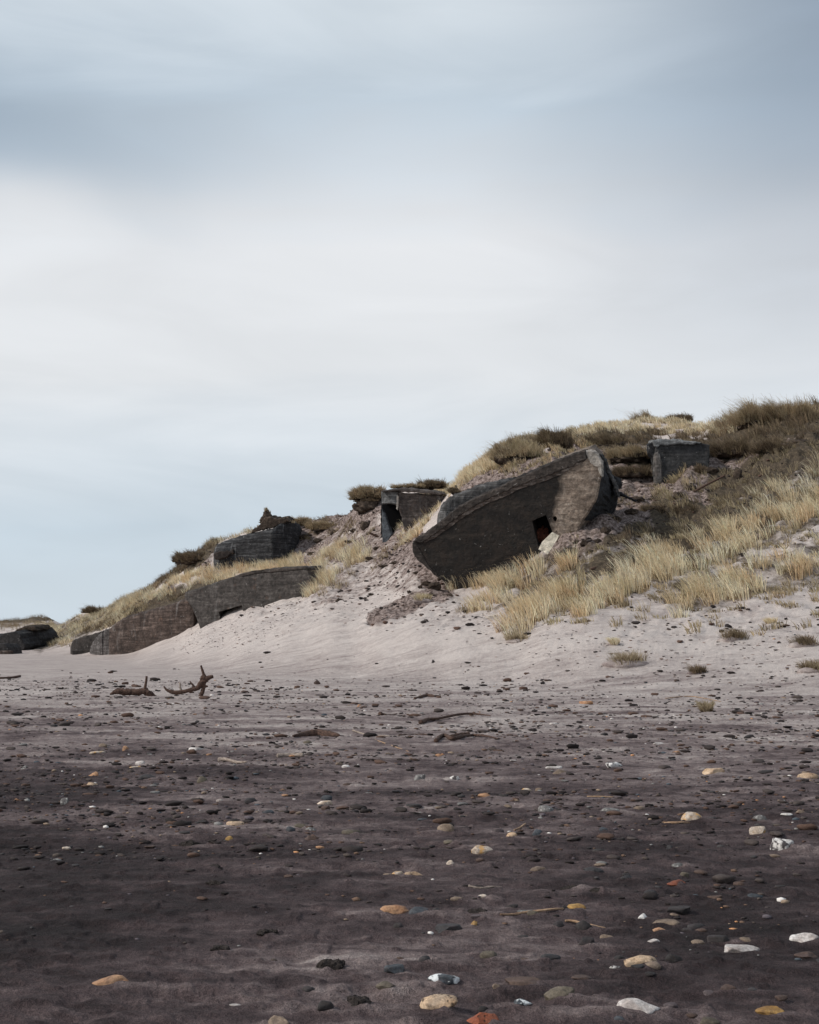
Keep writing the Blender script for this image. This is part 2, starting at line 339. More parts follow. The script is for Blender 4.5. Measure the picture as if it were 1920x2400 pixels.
SM = {
 'O': stone_mat('stone_orange', (0.34, 0.165, 0.085), (0.56, 0.33, 0.19), 12),
 'P': stone_mat('stone_pale_orange', (0.42, 0.27, 0.16), (0.66, 0.49, 0.34), 12, pits=True),
 'C': stone_mat('stone_cream', (0.42, 0.31, 0.22), (0.72, 0.62, 0.53), 12, patch=(0.52, 0.30, 0.12)),
 'W': stone_mat('stone_white', (0.40, 0.34, 0.31), (0.74, 0.70, 0.67), 9),
 'T': stone_mat('stone_tan', (0.15, 0.105, 0.075), (0.31, 0.235, 0.175), 14),
 'B': stone_mat('stone_brown', (0.060, 0.038, 0.030), (0.135, 0.088, 0.070), 14),
 'R': stone_mat('stone_red', (0.20, 0.050, 0.024), (0.38, 0.125, 0.065), 16, pits=True),
 'D': stone_mat('stone_dark', (0.016, 0.014, 0.014), (0.050, 0.044, 0.044), 14),
 'S': stone_mat('stone_slate', (0.024, 0.023, 0.025), (0.060, 0.057, 0.060), 14),
 'G': stone_mat('stone_grey', (0.10, 0.096, 0.094), (0.25, 0.24, 0.23), 16, speck=(0.5, 0.48, 0.45)),
 'U': stone_mat('stone_blue_grey', (0.038, 0.044, 0.052), (0.095, 0.107, 0.120), 18),
 'L': stone_mat('stone_olive', (0.070, 0.058, 0.042), (0.165, 0.138, 0.102), 14),
 'K': stone_mat('stone_flint', (0.012, 0.014, 0.02), (0.10, 0.115, 0.13), 14, patch=(0.72, 0.74, 0.74), rough=0.3),
 'Y': stone_mat('stone_yellow', (0.24, 0.125, 0.035), (0.46, 0.28, 0.10), 14),
 'M': stone_mat('stone_mauve', (0.065, 0.050, 0.053), (0.14, 0.112, 0.114), 14),
 'F': stone_mat('stone_white_and_black', (0.60, 0.56, 0.52), (0.88, 0.85, 0.82), 12, patch=(0.07, 0.06, 0.06)),
 'X': M_CLOD,
}

# ------------------------------------------------------------------ stones (photo column, row of centre, width, height, colour, shape, label)
ST = [l.split('|') for l in '''924|2143|72|23|O|s|long smooth orange stone touching a blue grey stone on its right
982|2149|47|22|U|s|speckled blue grey stone lying against the long orange stone
934|2171|25|16|D|s|tilted black pebble just below the long orange stone
1052|2175|63|19|S|f|long dark slate stone with a ridged top, beside a small yellow chip
1117|2157|28|10|M|f|thin grey violet pebble behind the small yellow chip
1112|2166|16|13|Y|a|small yellow chip between dark pebbles
1121|2146|50|12|X|c|ragged dark clod above the small yellow chip
1071|2114|30|11|T|s|slim tan pebble below the pale straight twig
1132|2109|22|8|C|s|small oval cream pebble under the pale straight twig
1023|2134|20|9|S|s|small dark grey pebble above and right of the blue grey stone
1200|2124|30|10|D|f|low black pebble above the tan leaning twig
1232|2135|38|10|G|f|pale grey flat stone touching the leaning tan twig
1251|2146|31|14|L|s|round dark green grey stone in front of the pale flat stone
1353|2130|42|14|Y|f|bright yellow flake of bark next to a dark knot
1323|2130|25|12|D|a|dark knotty lump joined to the yellow flake
1311|2166|28|17|S|s|grey brown pebble with a pointed left end beside the black egg stone
1369|2169|38|25|D|s|black egg shaped stone standing out of the sand
1226|2193|27|8|D|f|thin black sliver of stone on bare sand
1376|2207|38|19|D|a|black angular stone with a faint pale rim
1146|2241|41|20|L|s|olive tan stone with a raised right end
1292|2238|49|17|S|s|long slate grey stone slanting upward
1225|2248|40|8|B|f|reddish brown stone nearly buried in the sand
924|2268|47|23|U|f|flat topped blue grey stone in a patch of dark sand
996|2255|27|16|S|s|rounded dark violet grey pebble
938|2244|22|8|B|s|small brown pebble behind the flat topped grey stone
1040|2293|75|25|K|a|glossy black and white flint with a long white tail
904|2310|47|17|L|s|brown olive stone leaning in the sand
1232|2305|88|22|B|f|broad flat reddish brown slab sunk into the sand
1164|2315|19|14|T|a|small orange brown chip beside the broad brown slab
1364|2302|47|14|B|f|flat orange brown stone near the large olive stone
1225|2334|50|19|K|a|dark blue flint with glassy white flecks
1314|2335|72|33|L|a|large olive tan block beside the dark blue flint
1029|2352|88|33|P|s|long pitted honey coloured stone with small black holes
1132|2348|25|14|D|a|small dark peaked stone between the honey and olive stones
1131|2384|78|34|R|a|rough brick red stone, the only one
1526|2101|33|14|S|a|dark grey stone with a peaked top
1400|2099|41|13|X|c|wide dark crumbled clod near the peaked grey stone
1679|2107|38|11|B|f|flat brown stone left of the blue grey dome stone
1770|2096|42|17|U|s|dome shaped blue grey stone
1507|2147|23|14|F|a|small white stone with a dark underside
1593|2138|56|16|D|f|dark slab slanting into the sand over a tan pebble
1580|2147|23|7|T|s|tiny tan pebble under the dark slanting slab
1563|2163|64|11|T|f|long thin pinkish tan slab level with the sand
1546|2181|30|9|O|a|orange wedge shaped chip under the long thin slab
1634|2169|41|16|S|s|rounded slate stone overlapping a brown pebble
1645|2179|27|8|B|s|brown pink pebble in front of the rounded slate stone
1613|2175|30|10|D|s|dark pebble at the left foot of the rounded slate stone
1425|2193|34|9|T|s|narrow tan pebble alone on smooth sand
1533|2202|28|9|W|a|small glinting white chip
1687|2194|53|23|D|f|broad black slab standing out of the sand
1749|2200|36|12|T|s|oval tan pebble above the white crescent stone
1741|2227|89|22|W|f|big white crescent shaped flat stone
1890|2196|69|24|W|a|big white knobbly rock at the edge of the frame
1893|2233|56|19|B|a|dark red brown rock below the white knobbly rock
1504|2265|78|27|P|s|pale orange dome stone with a row of black holes
1530|2277|42|19|T|a|angular brown stone against the pale orange dome stone
1583|2258|41|19|D|s|black rounded stone right of the pale orange dome stone
1454|2246|28|11|D|s|black pebble behind the pale orange dome stone
1496|2283|31|9|S|f|slate sliver in front of the pale orange dome stone
1443|2283|31|11|F|a|grey stone flecked white, lower left of the orange dome stone
1497|2359|106|34|W|a|largest white chalk block with a jagged lower edge
1809|2368|66|23|Y|a|wedge shaped yellow brown stone
1710|2323|36|16|B|s|red brown dome stone between two grey pebbles
1666|2324|31|12|M|s|mauve grey pebble with a white fleck
1767|2326|31|13|S|s|dark slate pebble right of the red brown dome stone
1574|2359|34|14|M|s|purple grey pebble touching the chalk block
1623|2371|27|10|B|s|orange brown pebble lower right of the chalk block
1666|2391|47|16|L|s|olive grey stone cut off by the bottom of the frame
1452|2384|25|11|U|s|dark teal pebble under the chalk block
1677|1812|53|16|P|f|flat pale orange stone with a lobed outline
1895|1823|52|17|P|s|two humped pale orange stone at the edge of the frame
1624|1924|49|22|C|s|smooth cream dome stone with brown dents
1778|1963|38|22|C|a|blocky pale pink stone
1839|1989|56|34|F|a|angular white and grey flint with a hollow
1818|2013|28|9|T|s|tan pebble at the foot of the white and grey flint
1500|1899|28|11|T|s|tan grey dome pebble left of the cream dome stone
1432|1906|47|14|G|s|green grey long stone
1782|1919|31|19|G|a|craggy grey rock above the blocky pale pink stone
1878|1912|23|9|T|s|small brown and white pebble near the craggy grey rock
1846|1920|28|6|F|f|white flecked shell fragment beside the craggy rock
1635|1977|14|12|D|a|tiny upright black stone
1416|1958|20|10|U|s|small blue grey pebble pointing upward
1574|2000|22|11|S|a|slate chip leaning to one side below the upright black stone
1403|2008|28|8|D|f|thin dark sliver pointing at a small dark chip
1590|2031|28|11|G|s|grey brown pebble with a pale end
1605|2056|25|12|L|s|olive pebble right below the grey brown pebble
1587|2080|44|14|R|a|rust and cream knobbly stone
1471|2073|34|12|S|s|slate grey pebble with a sand tail
1734|2072|27|11|B|s|brown dome pebble above the blue grey dome stone
1831|2076|28|8|D|f|low dark pebble right of the blue grey dome stone
1393|2050|47|16|S|s|low dark grey stone with an olive top
1132|2006|53|23|C|s|bright cream stone with a yellow streak, the largest near the middle
1118|2002|12|12|D|s|black pebble behind the bright cream stone
1281|1905|38|18|G|s|smooth pale grey oval stone
1311|1908|16|8|D|a|black chip at the right end of the pale grey oval stone
1045|1953|39|24|T|s|tilted tan egg shaped stone
1057|1942|14|8|D|s|small black pebble behind the tilted tan egg
1057|1962|14|4|W|f|white sliver in front of the tilted tan egg
1200|1972|25|12|P|s|orange tan pebble by the short twig
1261|1966|26|15|U|s|round dark blue grey pebble
1168|1958|27|13|M|s|brown grey pebble left of the short twig
1056|2036|20|12|C|a|small bright cream chip
1262|2045|38|12|T|s|slanting pinkish brown pebble
910|2055|25|9|T|s|tan pebble at the left end of a row of three
931|2059|31|12|C|f|cream flake in the middle of a row of three
968|2060|47|12|P|s|slim pinkish stone at the right end of a row of three
984|1825|27|15|G|a|pale grey block, alone on sand
1137|1869|33|12|O|a|orange striped stone on bare sand
1234|1853|25|9|C|s|cream pebble next to a smaller tan one
1264|1849|19|9|T|s|round tan pebble next to a cream one
1065|1822|26|12|F|a|white stone with a black end
1314|1811|38|14|T|a|tan stone under a flat white one
1299|1801|40|8|W|f|flat white stone above a tan one
990|1928|23|8|U|f|pale blue flake with dark weed behind
970|1889|39|10|D|f|flat dark stone, upper of two
970|1911|38|11|X|c|flat dark clod, lower of two
1052|1985|25|10|L|f|olive sliver between the tan egg and the cream stone
1126|2025|20|8|B|s|brown pebble below the bright cream stone
458|1760|34|10|W|s|white domed stone far down the pebble field
227|1766|38|8|C|f|pale curved stone near a tan pebble
241|1751|20|8|T|s|tan pebble above the pale curved stone
294|1759|15|12|O|a|small upright orange grey stone
328|1792|23|8|W|s|white pebble behind a cream one
314|1801|30|8|C|f|cream flat pebble in front of a white one
346|1821|40|10|S|s|long dark slate stone
269|1810|22|9|D|s|black pebble left of the long dark slate stone
218|1815|24|12|O|a|rough orange stone above a smooth one
215|1836|26|9|P|s|smooth orange tan pebble below a rough one
474|1830|25|17|L|a|olive rock with a square face
514|1876|17|7|W|s|tiny bright white pebble
551|1931|44|12|P|s|curved pinkish cream stone with a dark one behind
551|1921|25|7|D|s|dark pebble behind the curved pinkish cream stone
537|1970|18|11|Y|s|small round yellow pebble
588|1879|32|12|S|s|slate stone beside a flat tan shell
628|1909|29|10|U|s|blue grey pebble beside a buried brown one
703|1939|30|10|L|s|greenish pebble above a pair
681|1949|22|11|U|s|blue pebble, partner of a grey one
727|1949|27|10|G|s|grey pebble, partner of a blue one
760|1882|38|11|C|f|cream slab in a small cluster
763|1895|22|13|B|a|brown rock under the cream slab of a cluster
765|1869|27|11|U|s|grey stone on top of the cluster
730|1972|35|14|B|s|brown dome stone with a knob on its left
823|1958|45|12|L|s|long green grey stone near the middle
810|1800|19|9|W|s|white dome shaped shell
816|1837|25|8|B|s|small reddish brown slab
155|1988|21|7|C|s|pale pebble lying on dark damp sand
212|1952|30|7|T|f|flat tan sliver on dark damp sand
152|1887|24|18|G|a|rough grey rock on dark damp sand
57|1798|18|10|G|a|grey white lump in the darkest corner of the pebble field
444|1984|55|18|X|c|wide crumbled dark clod beside a tan pebble
503|2039|55|20|X|c|peaked dark clod on smooth sand
503|2082|45|13|X|c|low dark clod below the peaked one
257|2301|88|26|O|s|big orange brown stone alone on dark sand
723|2314|30|14|D|s|small black oval stone near the pale sand patch
763|2361|38|22|D|s|rounded black stone below the small oval one
773|2262|70|28|X|c|big crumbled clod by the pale sand patch
514|2224|50|15|X|c|dark hollow clod with a green speck
628|2189|55|18|X|c|dark clod shaped like a low saddle
838|2349|66|32|X|c|big weedy clod near the bottom of the frame
653|2388|50|26|T|a|knobbly tan rock cut off by the bottom of the frame
1375|1647|33|10|O|f|orange brown slab far up the beach
1800|1806|39|8|D|f|thin dark slab right of the lobed orange stone
1759|1727|30|11|D|a|dark peaked stone on bare sand
1441|1796|39|13|F|a|tan and white rough stone
1299|1697|22|5|W|f|small white flake far up the beach
1027|1765|20|8|O|s|small bright orange pebble
721|1744|22|8|L|s|olive pebble under the long black log
743|1601|16|10|B|a|reddish brown block on the pale sand
1015|1477|9|8|D|a|small dark stone alone on the pale dune foot
1546|1745|28|6|W|f|white flake in the middle distance
1190|1896|22|8|T|s|little tan pebble right of a bare stretch
1340|2092|50|12|X|c|low dark clod with weed'''.split('\n')]

def ico(sub):
    bm = bmesh.new(); bmesh.ops.create_icosphere(bm, subdivisions=sub, radius=1.0)
    V = np.array([v.co[:] for v in bm.verts]); Fc = np.array([[v.index for v in f.verts] for f in bm.faces]); bm.free(); return V, Fc
ICO = {1: ico(1), 2: ico(2), 3: ico(3), 4: ico(4)}
def n3(V, sc, seed, oct=3):
    out = np.empty(len(V))
    for i, p in enumerate(V):
        out[i] = mnoise.fractal(Vector((p[0] * sc + seed, p[1] * sc - seed * 0.7, p[2] * sc + seed * 1.9)), 0.8, 2.0, oct)
    return out
def stone_verts(shape, sub, seed):
    """unit stone, extents about 1 in each axis, base at z=-1"""
    rg = np.random.default_rng(seed); V, Fc = ICO[sub]; V = V.copy()
    if shape in 's':
        V = V * (1 + 0.24 * n3(V, 0.9, seed, 3)[:, None])
        for _ in range(3):
            d = rg.normal(size=3); d /= np.linalg.norm(d); o = rg.uniform(0.66, 0.9); t_ = V @ d; m = t_ > o; V[m] -= np.outer(t_[m] - o, d) * 0.85
        V[:, 2] *= 1 - 0.25 * rg.random() * V[:, 0]
        V = np.sign(V) * np.abs(V) ** rg.uniform(0.88, 1.0)
    else:
        npl = {'a': 14, 'f': 9, 'c': 7}[shape]
        for _ in range(npl):
            d = rg.normal(size=3); d /= np.linalg.norm(d); o = rg.uniform(0.55, 0.86)
            t_ = V @ d; m = t_ > o; V[m] -= np.outer(t_[m] - o, d)
        if shape == 'f': V[:, 2] = np.clip(V[:, 2], -1, 0.55 + 0.12 * V[:, 0]) 
        amp = {'a': 0.09, 'f': 0.06, 'c': 0.34}[shape]; sc = {'a': 2.2, 'f': 2.0, 'c': 1.8}[shape]
        V = V * (1 + amp * n3(V, sc, seed, 4)[:, None])
        if shape == 'c': V[:, 2] += 0.25 * n3(V, 3.2, seed + 5, 3)
    a = rg.uniform(-0.5, 0.5) if shape != 'f' else rg.uniform(-0.3, 0.3)
    c_, s_ = math.cos(a), math.sin(a); x = V[:, 0] * c_ - V[:, 1] * s_; y = V[:, 0] * s_ + V[:, 1] * c_; V[:, 0] = x; V[:, 1] = y
    mn, mx = V.min(0), V.max(0); V = (V - (mn + mx) / 2) / ((mx - mn) / 2)
    return V, Fc
STONES = []
for i, (u, v, w, h, col, sh, lab) in enumerate(ST):
    u, v, w, h = float(u), float(v), float(w), float(h)
    vb = v + 0.42 * h
    if vb > 1575: Y = EYE / -float(zslope(vb)); 
    else: Y = 45.0
    X = P(u, vb, Y)[0]
    wm = w / F * Y; dm = wm * random.uniform(0.55, 0.75); sinth = 1.6 / Y
    hm = max(h / F * Y - dm * sinth * 0.55, 0.24 * wm * (0.6 if sh in 'f' else 1))
    STONES.append([X, Y, wm, dm, hm, col, sh, lab, i])
STONES[-8][1] = STONES[-8][1]

# ------------------------------------------------------------------ the ground sheet
def build_ground():
    ys = [-6, -4, -2, 0, 1.5, 2.6]; y = 3.5
    while y < 12: ys.append(y); y *= 1.0036
    while y < 45: ys.append(y); y *= 1.0052
    while y < 112: ys.append(y); y += 0.22
    while y < 300: ys.append(y); y *= 1.012
    while y < 9000: ys.append(y); y *= 1.15
    ys = np.array(ys)
    sd = np.linspace(-0.45, 0.45, 1000); e = 0.45 + np.cumsum(0.0012 * 1.12 ** np.arange(1, 62)); e = e[e < 6]
    ss = np.concatenate([-e[::-1], sd, e]); nx, ny = len(ss), len(ys)
    off = 1.0 if True else 0
    X = ss[None, :] * (np.maximum(ys, 0) + 7 * (ys < 3.5) * (1 - np.maximum(ys, 0) / 3.5) + 0.0)[:, None]; Yy = np.repeat(ys[:, None], nx, 1)
    x = X.ravel(); y = Yy.ravel()
    z, so, tu, u, v = ground(x, y, True)
    # far away the ground falls off to sea level behind the dunes
    z = np.where(y > 320, z * 0 + np.minimum(z, 2.0) * 0 - 0.2, z)
    rise = base_z(x, y)
    dry_vignette = 0.255 + 0.11 * sstep(5, 11, y) + 0.24 * sstep(8, 20, y) + 0.20 * sstep(14, 40, y) + 0.14 * sstep(0.05, 1.2, rise)
    dry_vignette = dry_vignette - 0.14 * (1 - sstep(-0.30, -0.06, x / np.maximum(y, 3))) * (1 - sstep(14, 40, y)) - 0.07 * sstep(0.12, 0.3, x / np.maximum(y, 3)) * (1 - sstep(8, 18, y))  # vignette painted into the sand tone: left and right foreground darkened
    dry_vignette += 0.26 * fbm(x / 1.7, y / 0.9, 4, 71) * (1 - sstep(30, 60, y))
    dry_vignette += 0.16 * np.exp(-((x + 0.05) / 0.9) ** 2 - ((y - 6.3) / 0.55) ** 2) * (0.6 + fbm(x / 0.3, y / 0.15, 3, 77))
    # sand tails and scours around stones
    idx_y = y.reshape(ny, nx)[:, 0]
    zz = z.reshape(ny, nx); dd = dry_vignette.reshape(ny, nx); XX = X
    for (sx, sy, wm, dm, hm, col, sh, lab, i) in STONES:
        if sy > 30: continue
        r0 = np.searchsorted(ys, sy - 2.2 * wm); r1 = np.searchsorted(ys, sy + 2.2 * wm)
        xs_ = XX[r0:r1]; yy_ = ys[r0:r1][:, None]
        side = 1 if (i * 7919) % 5 else -1
        dx = (xs_ - sx) * side; dy = yy_ - sy
        tail = np.exp(-(dy / (0.42 * dm + 0.006)) ** 2) * sstep(-0.3 * wm, 0.4 * wm, dx) * (1 - sstep(0.6 * wm, 2.6 * wm, dx))
        ring = np.exp(-((dx / (0.62 * wm)) ** 2 + (dy / (0.75 * dm)) ** 2))
        front = np.exp(-((dx / (0.7 * wm)) ** 2 + ((dy + 0.75 * dm) / (0.35 * dm)) ** 2))
        zz[r0:r1] += tail * 0.34 * hm + 0.16 * hm * ring - 0.14 * hm * front
        dd[r0:r1] += 0.15 * tail - 0.05 * front
    V = np.c_[x, y, zz.ravel()]
    a = (np.arange(ny - 1)[:, None] * nx + np.arange(nx - 1)[None, :]).ravel()
    Fc = np.c_[a, a + 1, a + nx + 1, a + nx].ravel()
    me = mesh_np('beach', V, Fc, np.full(len(a), 4), [M_SAND], {'dry_vignette': dd.ravel(), 'soil': so, 'turf': tu})
    link('beach_ground', me, kind='structure')
build_ground()

# ------------------------------------------------------------------ stones as objects
def place_stone(name, V, Fc, mat, X, Y, wm, dm, hm, bury, label, cat, group=None, rz=0.0, me=None):
    gz = float(ground(np.array([X]), np.array([Y]))[0])
    if me is None:
        W = V * np.array([wm / 2, dm / 2, hm / 2]) ; W[:, 2] += hm / 2
        me = mesh_np(name, W, Fc.ravel(), np.full(len(Fc), 3), [mat])
    o = link(name, me, None, (X, Y, gz - bury), label, cat, group); o.rotation_euler.z = rz
    return o
for (X, Y, wm, dm, hm, col, sh, lab, i) in STONES:
    sub = 4 if wm * F / Y > 45 else 3
    V, Fc = stone_verts(sh, sub, i + 1)
    f = 0.40; full = hm / (1 - f)
    nm = 'clod' if col == 'X' else 'stone'
    place_stone(nm, V, Fc, SM[col], X, Y + dm * 0.3, wm, dm, full, full * f, lab, 'clod' if col == 'X' else 'stone')

# small pebbles told apart only by colour
SMALL = {'D': ('dark', 'small nearly black pebble among the scatter on brown sand'), 'S': ('slate', 'small slate grey pebble among the scatter on brown sand'),
         'B': ('brown', 'small brown pebble among the scatter on brown sand'), 'T': ('tan', 'small tan pebble among the scatter on brown sand'),
         'G': ('grey', 'small light grey pebble among the scatter on brown sand'), 'W': ('white', 'small chalk white pebble among the scatter on brown sand'),
         'O': ('orange', 'small orange pebble among the scatter on brown sand'), 'M': ('mauve', 'small mauve grey pebble among the scatter on brown sand')}
TEMPL = {}
def dens(x, y):
    """how thickly the beach is strewn with pebbles and scraps: a band up the beach, thicker on the seaward side"""
    u, v = proj(x, y, 0 * x)
    d = sstep(7.5, 12, y) * (1 - sstep(32, 50, y)) * (0.10 + 1.15 * sstep(-0.28, 0.42, fbm(x / 2.0, y / 0.8, 3, 91)))
    d = d * (1 - 0.85 * sstep(0.12, 0.8, base_z(x, y)))
    return np.clip(d * (1 + 0.25 * sstep(0.1, -0.2, x / y)) + 0.12 * sstep(0.0, 0.1, x / y) * sstep(4.5, 6, y), 0, 1.4)
keys = list('DDDDSSSSBBBTTGGWOM')
cnt = 0
while cnt < 130:
    Y = 5.0 * (26 / 5.0) ** random.random(); s_ = random.uniform(-0.33, 0.33); X = s_ * Y
    if random.random() > float(dens(np.array([X]), np.array([Y]))[0]) + 0.05: continue
    wm = random.uniform(0.035, 0.075) * (1 + 0.03 * Y)
    if any(abs(X - q[0]) < (wm + q[2]) * 0.6 and abs(Y - q[1]) < 0.5 * (wm + q[2]) for q in STONES): continue
    kx = random.choice(keys); tno = random.randrange(5); sh = 'ssfac'[tno] if kx in 'DSB' else 'ssfaa'[tno]
    if (kx, tno) not in TEMPL:
        V, Fc = stone_verts(sh, 3, 300 + tno + 10 * keys.index(kx)); W = V * np.array([0.5, 0.33, 0.17]); W[:, 2] += 0.07
        TEMPL[(kx, tno)] = mesh_np('pebble', W, Fc.ravel(), np.full(len(Fc), 3), [SM[kx]])
    me = TEMPL[(kx, tno)]
    gz = float(ground(np.array([X]), np.array([Y]))[0])
    o = link('pebble', me, None, (X, Y, gz), SMALL[kx][1], 'pebble', 'small %s pebbles strewn over the beach' % SMALL[kx][0])
    o.scale = (wm, wm * random.uniform(0.8, 1.2), wm * random.uniform(0.7, 1.2)); o.rotation_euler.z = random.uniform(-0.5, 0.5) + random.choice((0, math.pi))
    cnt += 1

def scatter(n, tmpl, xs, ys, sizes, zflat, tints, name, label, sink=0.25, rot=0.6, elong=(0.6, 1.0)):
    """many tiny lumps as one mesh"""
    V0 = []; nv = None
    Vs = []; Fs = []; Ts = []; base = 0
    gz = ground(xs, ys)
    for i in range(n):
        V, Fc = tmpl[i % len(tmpl)]; w = sizes[i]
        W = V * np.array([w / 2, w / 2 * RNG.uniform(*elong), w / 2 * zflat * RNG.uniform(0.6, 1.3)])
        a = RNG.uniform(-rot, rot); c_, s_ = math.cos(a), math.sin(a)
        W = np.c_[W[:, 0] * c_ - W[:, 1] * s_, W[:, 0] * s_ + W[:, 1] * c_, W[:, 2]]
        W += np.array([xs[i], ys[i], gz[i] + w * zflat * (0.5 - sink)])
        Vs.append(W); Fs.append(Fc + base); base += len(W); Ts.append(np.repeat(tints[i][None], len(W), 0))
    V = np.concatenate(Vs); Fc = np.concatenate(Fs)
    me = mesh_np(name, V, Fc.ravel(), np.full(len(Fc), 3), [M_LUMP], {'tint': np.concatenate(Ts)})
    return link(name, me, label=label, kind='stuff')
M_LUMP = attr_mat('small_lumps')
T1 = [stone_verts('s', 1, 500 + q) for q in range(6)] + [stone_verts('a', 1, 520 + q) for q in range(4)]
T2 = [stone_verts('c', 2, 540 + q) for q in range(8)]
def beach_points(n, y0, y1, thr=0.0, powr=1.0):
    xs = []; ys = []
    while len(xs) < n:
        s_ = RNG.uniform(-0.58, 0.58, 4000); y = np.sqrt(RNG.uniform(y0 ** 2, y1 ** 2, 4000)) if powr == 1 else y0 * (y1 / y0) ** RNG.random(4000)
        x = s_ * y; k_ = RNG.random(4000) < dens(x, y) ** 1.0 + thr
        xs += list(x[k_]); ys += list(y[k_])
    return np.array(xs[:n]), np.array(ys[:n])
PC = np.array([[0.03, 0.026, 0.026], [0.06, 0.055, 0.055], [0.09, 0.07, 0.06], [0.16, 0.10, 0.07], [0.30, 0.22, 0.16], [0.25, 0.24, 0.23], [0.75, 0.70, 0.66], [0.55, 0.28, 0.14], [0.12, 0.10, 0.11], [0.08, 0.095, 0.11]])
pw = np.array([6, 6, 4, 3, 2.2, 1.5, 1.3, 0.8, 3, 1.5]); pw /= pw.sum()
n = 7400; xs, ys = beach_points(n, 6, 46, 0.05, 2)
scatter(n, T1, xs, ys, np.clip(RNG.lognormal(-3.75, 0.5, n), 0.008, 0.08) * (0.6 + ys / 30), 0.42, PC[RNG.choice(10, n, p=pw)], 'pebbles', 'fine scatter of mixed small pebbles over the brown beach')
n = 9500; xs, ys = beach_points(n, 7, 58, 0.08, 2)
dc = np.array([[0.020, 0.015, 0.014], [0.035, 0.027, 0.025], [0.07, 0.055, 0.05], [0.10, 0.06, 0.045]])
scatter(n, T2, xs, ys, np.clip(RNG.lognormal(-3.25, 0.62, n), 0.012, 0.20) * (0.45 + ys / 30), 0.36, dc[RNG.integers(0, 4, n)], 'beach_debris', 'dark scraps of weed, bark and dirt strewn in wind streaks on the sand', rot=0.8, elong=(0.35, 0.9))

# dune litter: crumbs of turf lying on the slope
def dune_points(n, lines, y0=38, y1=104, thr=0.0):
    xs = []; ys = []; it = 0
    while len(xs) < n and it < 400:
        it += 1
        y = np.sqrt(RNG.uniform(y0 ** 2, y1 ** 2, 6000)); x = RNG.uniform(-0.36, 0.36, 6000) * y
        z = base_z(x, y); u, v = proj(x, y, z); cr = np.interp(u, UG, CREST)
        k_ = (RNG.random(6000) < capmask(u, v, lines) + thr) & (y < cr + 1)
        xs += list(x[k_]); ys += list(y[k_])
    return np.array(xs[:n]), np.array(ys[:n])
n = 2600; xs, ys = dune_points(n, SOIL)
scatter(n, T2, xs, ys, RNG.uniform(0.03, 0.20, n) * RNG.uniform(0.5, 1.6, n), 0.5, dc[RNG.integers(0, 4, n)] * 1.1, 'soil_debris', 'crumbs of dark soil and turf fallen on the dune face', rot=0.9)
LIT = [([(560, 1470), (760, 1400), (1000, 1430), (1250, 1500)], 60), ([(450, 1500), (700, 1450)], 40), ([(1300, 1500), (1900, 1530)], 60), ([(780, 1330), (950, 1260)], 50), ([(880, 1440), (1000, 1400)], 30)]
n = 1500; xs, ys = dune_points(n, LIT, 34, 82)
scatter(n, T2, xs, ys, RNG.uniform(0.03, 0.16, n), 0.22, dc[RNG.integers(0, 4, n)] * 2.2, 'dune_litter', 'thin brown litter caught in streaks on the pale sand slope', rot=0.5, elong=(0.25, 0.6))

# ------------------------------------------------------------------ grass
def blade_mesh(name, bx, by, bz, h, dirx, diry, wd, tint, parent=None, loc=(0, 0, 0), **kw):
    """curved tapering blades: root, shoulder, bend, tip; arrays per blade; dir = horizontal reach as a fraction of height"""
    n = len(bx); a = RNG.uniform(0, math.pi, n); wx = np.cos(a) * wd; wy = np.sin(a) * wd * 0.6
    V = np.empty((n, 7, 3))
    for kx, (fz, fr, ww) in enumerate(((0.0, 0.0, 1.0), (0.5, 0.22, 0.85), (0.85, 0.62, 0.6))):
        cx = bx + dirx * h * fr; cy = by + diry * h * fr; cz = bz + h * fz
        V[:, 2 * kx] = np.c_[cx - wx * ww, cy - wy * ww, cz]; V[:, 2 * kx + 1] = np.c_[cx + wx * ww, cy + wy * ww, cz]
    V[:, 6] = np.c_[bx + dirx * h, by + diry * h, bz + h * (1.0 - 0.25 * np.clip(np.hypot(dirx, diry), 0, 1.2))]
    V -= np.array(loc)
    b = (np.arange(n) * 7)[:, None]
    Fq = np.concatenate([b + np.array([[0, 1, 3, 2]]), b + np.array([[2, 3, 5, 4]]), b + np.array([[4, 5, 6]])], 1)
    me = mesh_np(name, V.reshape(-1, 3), Fq.ravel(), np.tile([4, 4, 3], n), [M_GRASS], {'tint': np.repeat(tint, 7, 0)}, smooth=False)
    return link(name, me, parent, (0, 0, 0) if parent else loc, **kw)
STRAW = np.array([[0.92, 0.78, 0.55], [0.84, 0.68, 0.44], [0.97, 0.87, 0.66], [0.68, 0.52, 0.32], [0.48, 0.41, 0.24], [0.76, 0.53, 0.31]])
BROWN = np.array([[0.20, 0.145, 0.095], [0.13, 0.092, 0.062], [0.30, 0.22, 0.145], [0.09, 0.066, 0.05], [0.24, 0.19, 0.11], [0.38, 0.29, 0.18]])
OLIVE = np.array([[0.42, 0.335, 0.215], [0.30, 0.240, 0.145], [0.52, 0.42, 0.28], [0.21, 0.160, 0.105], [0.44, 0.31, 0.195], [0.60, 0.50, 0.35]])
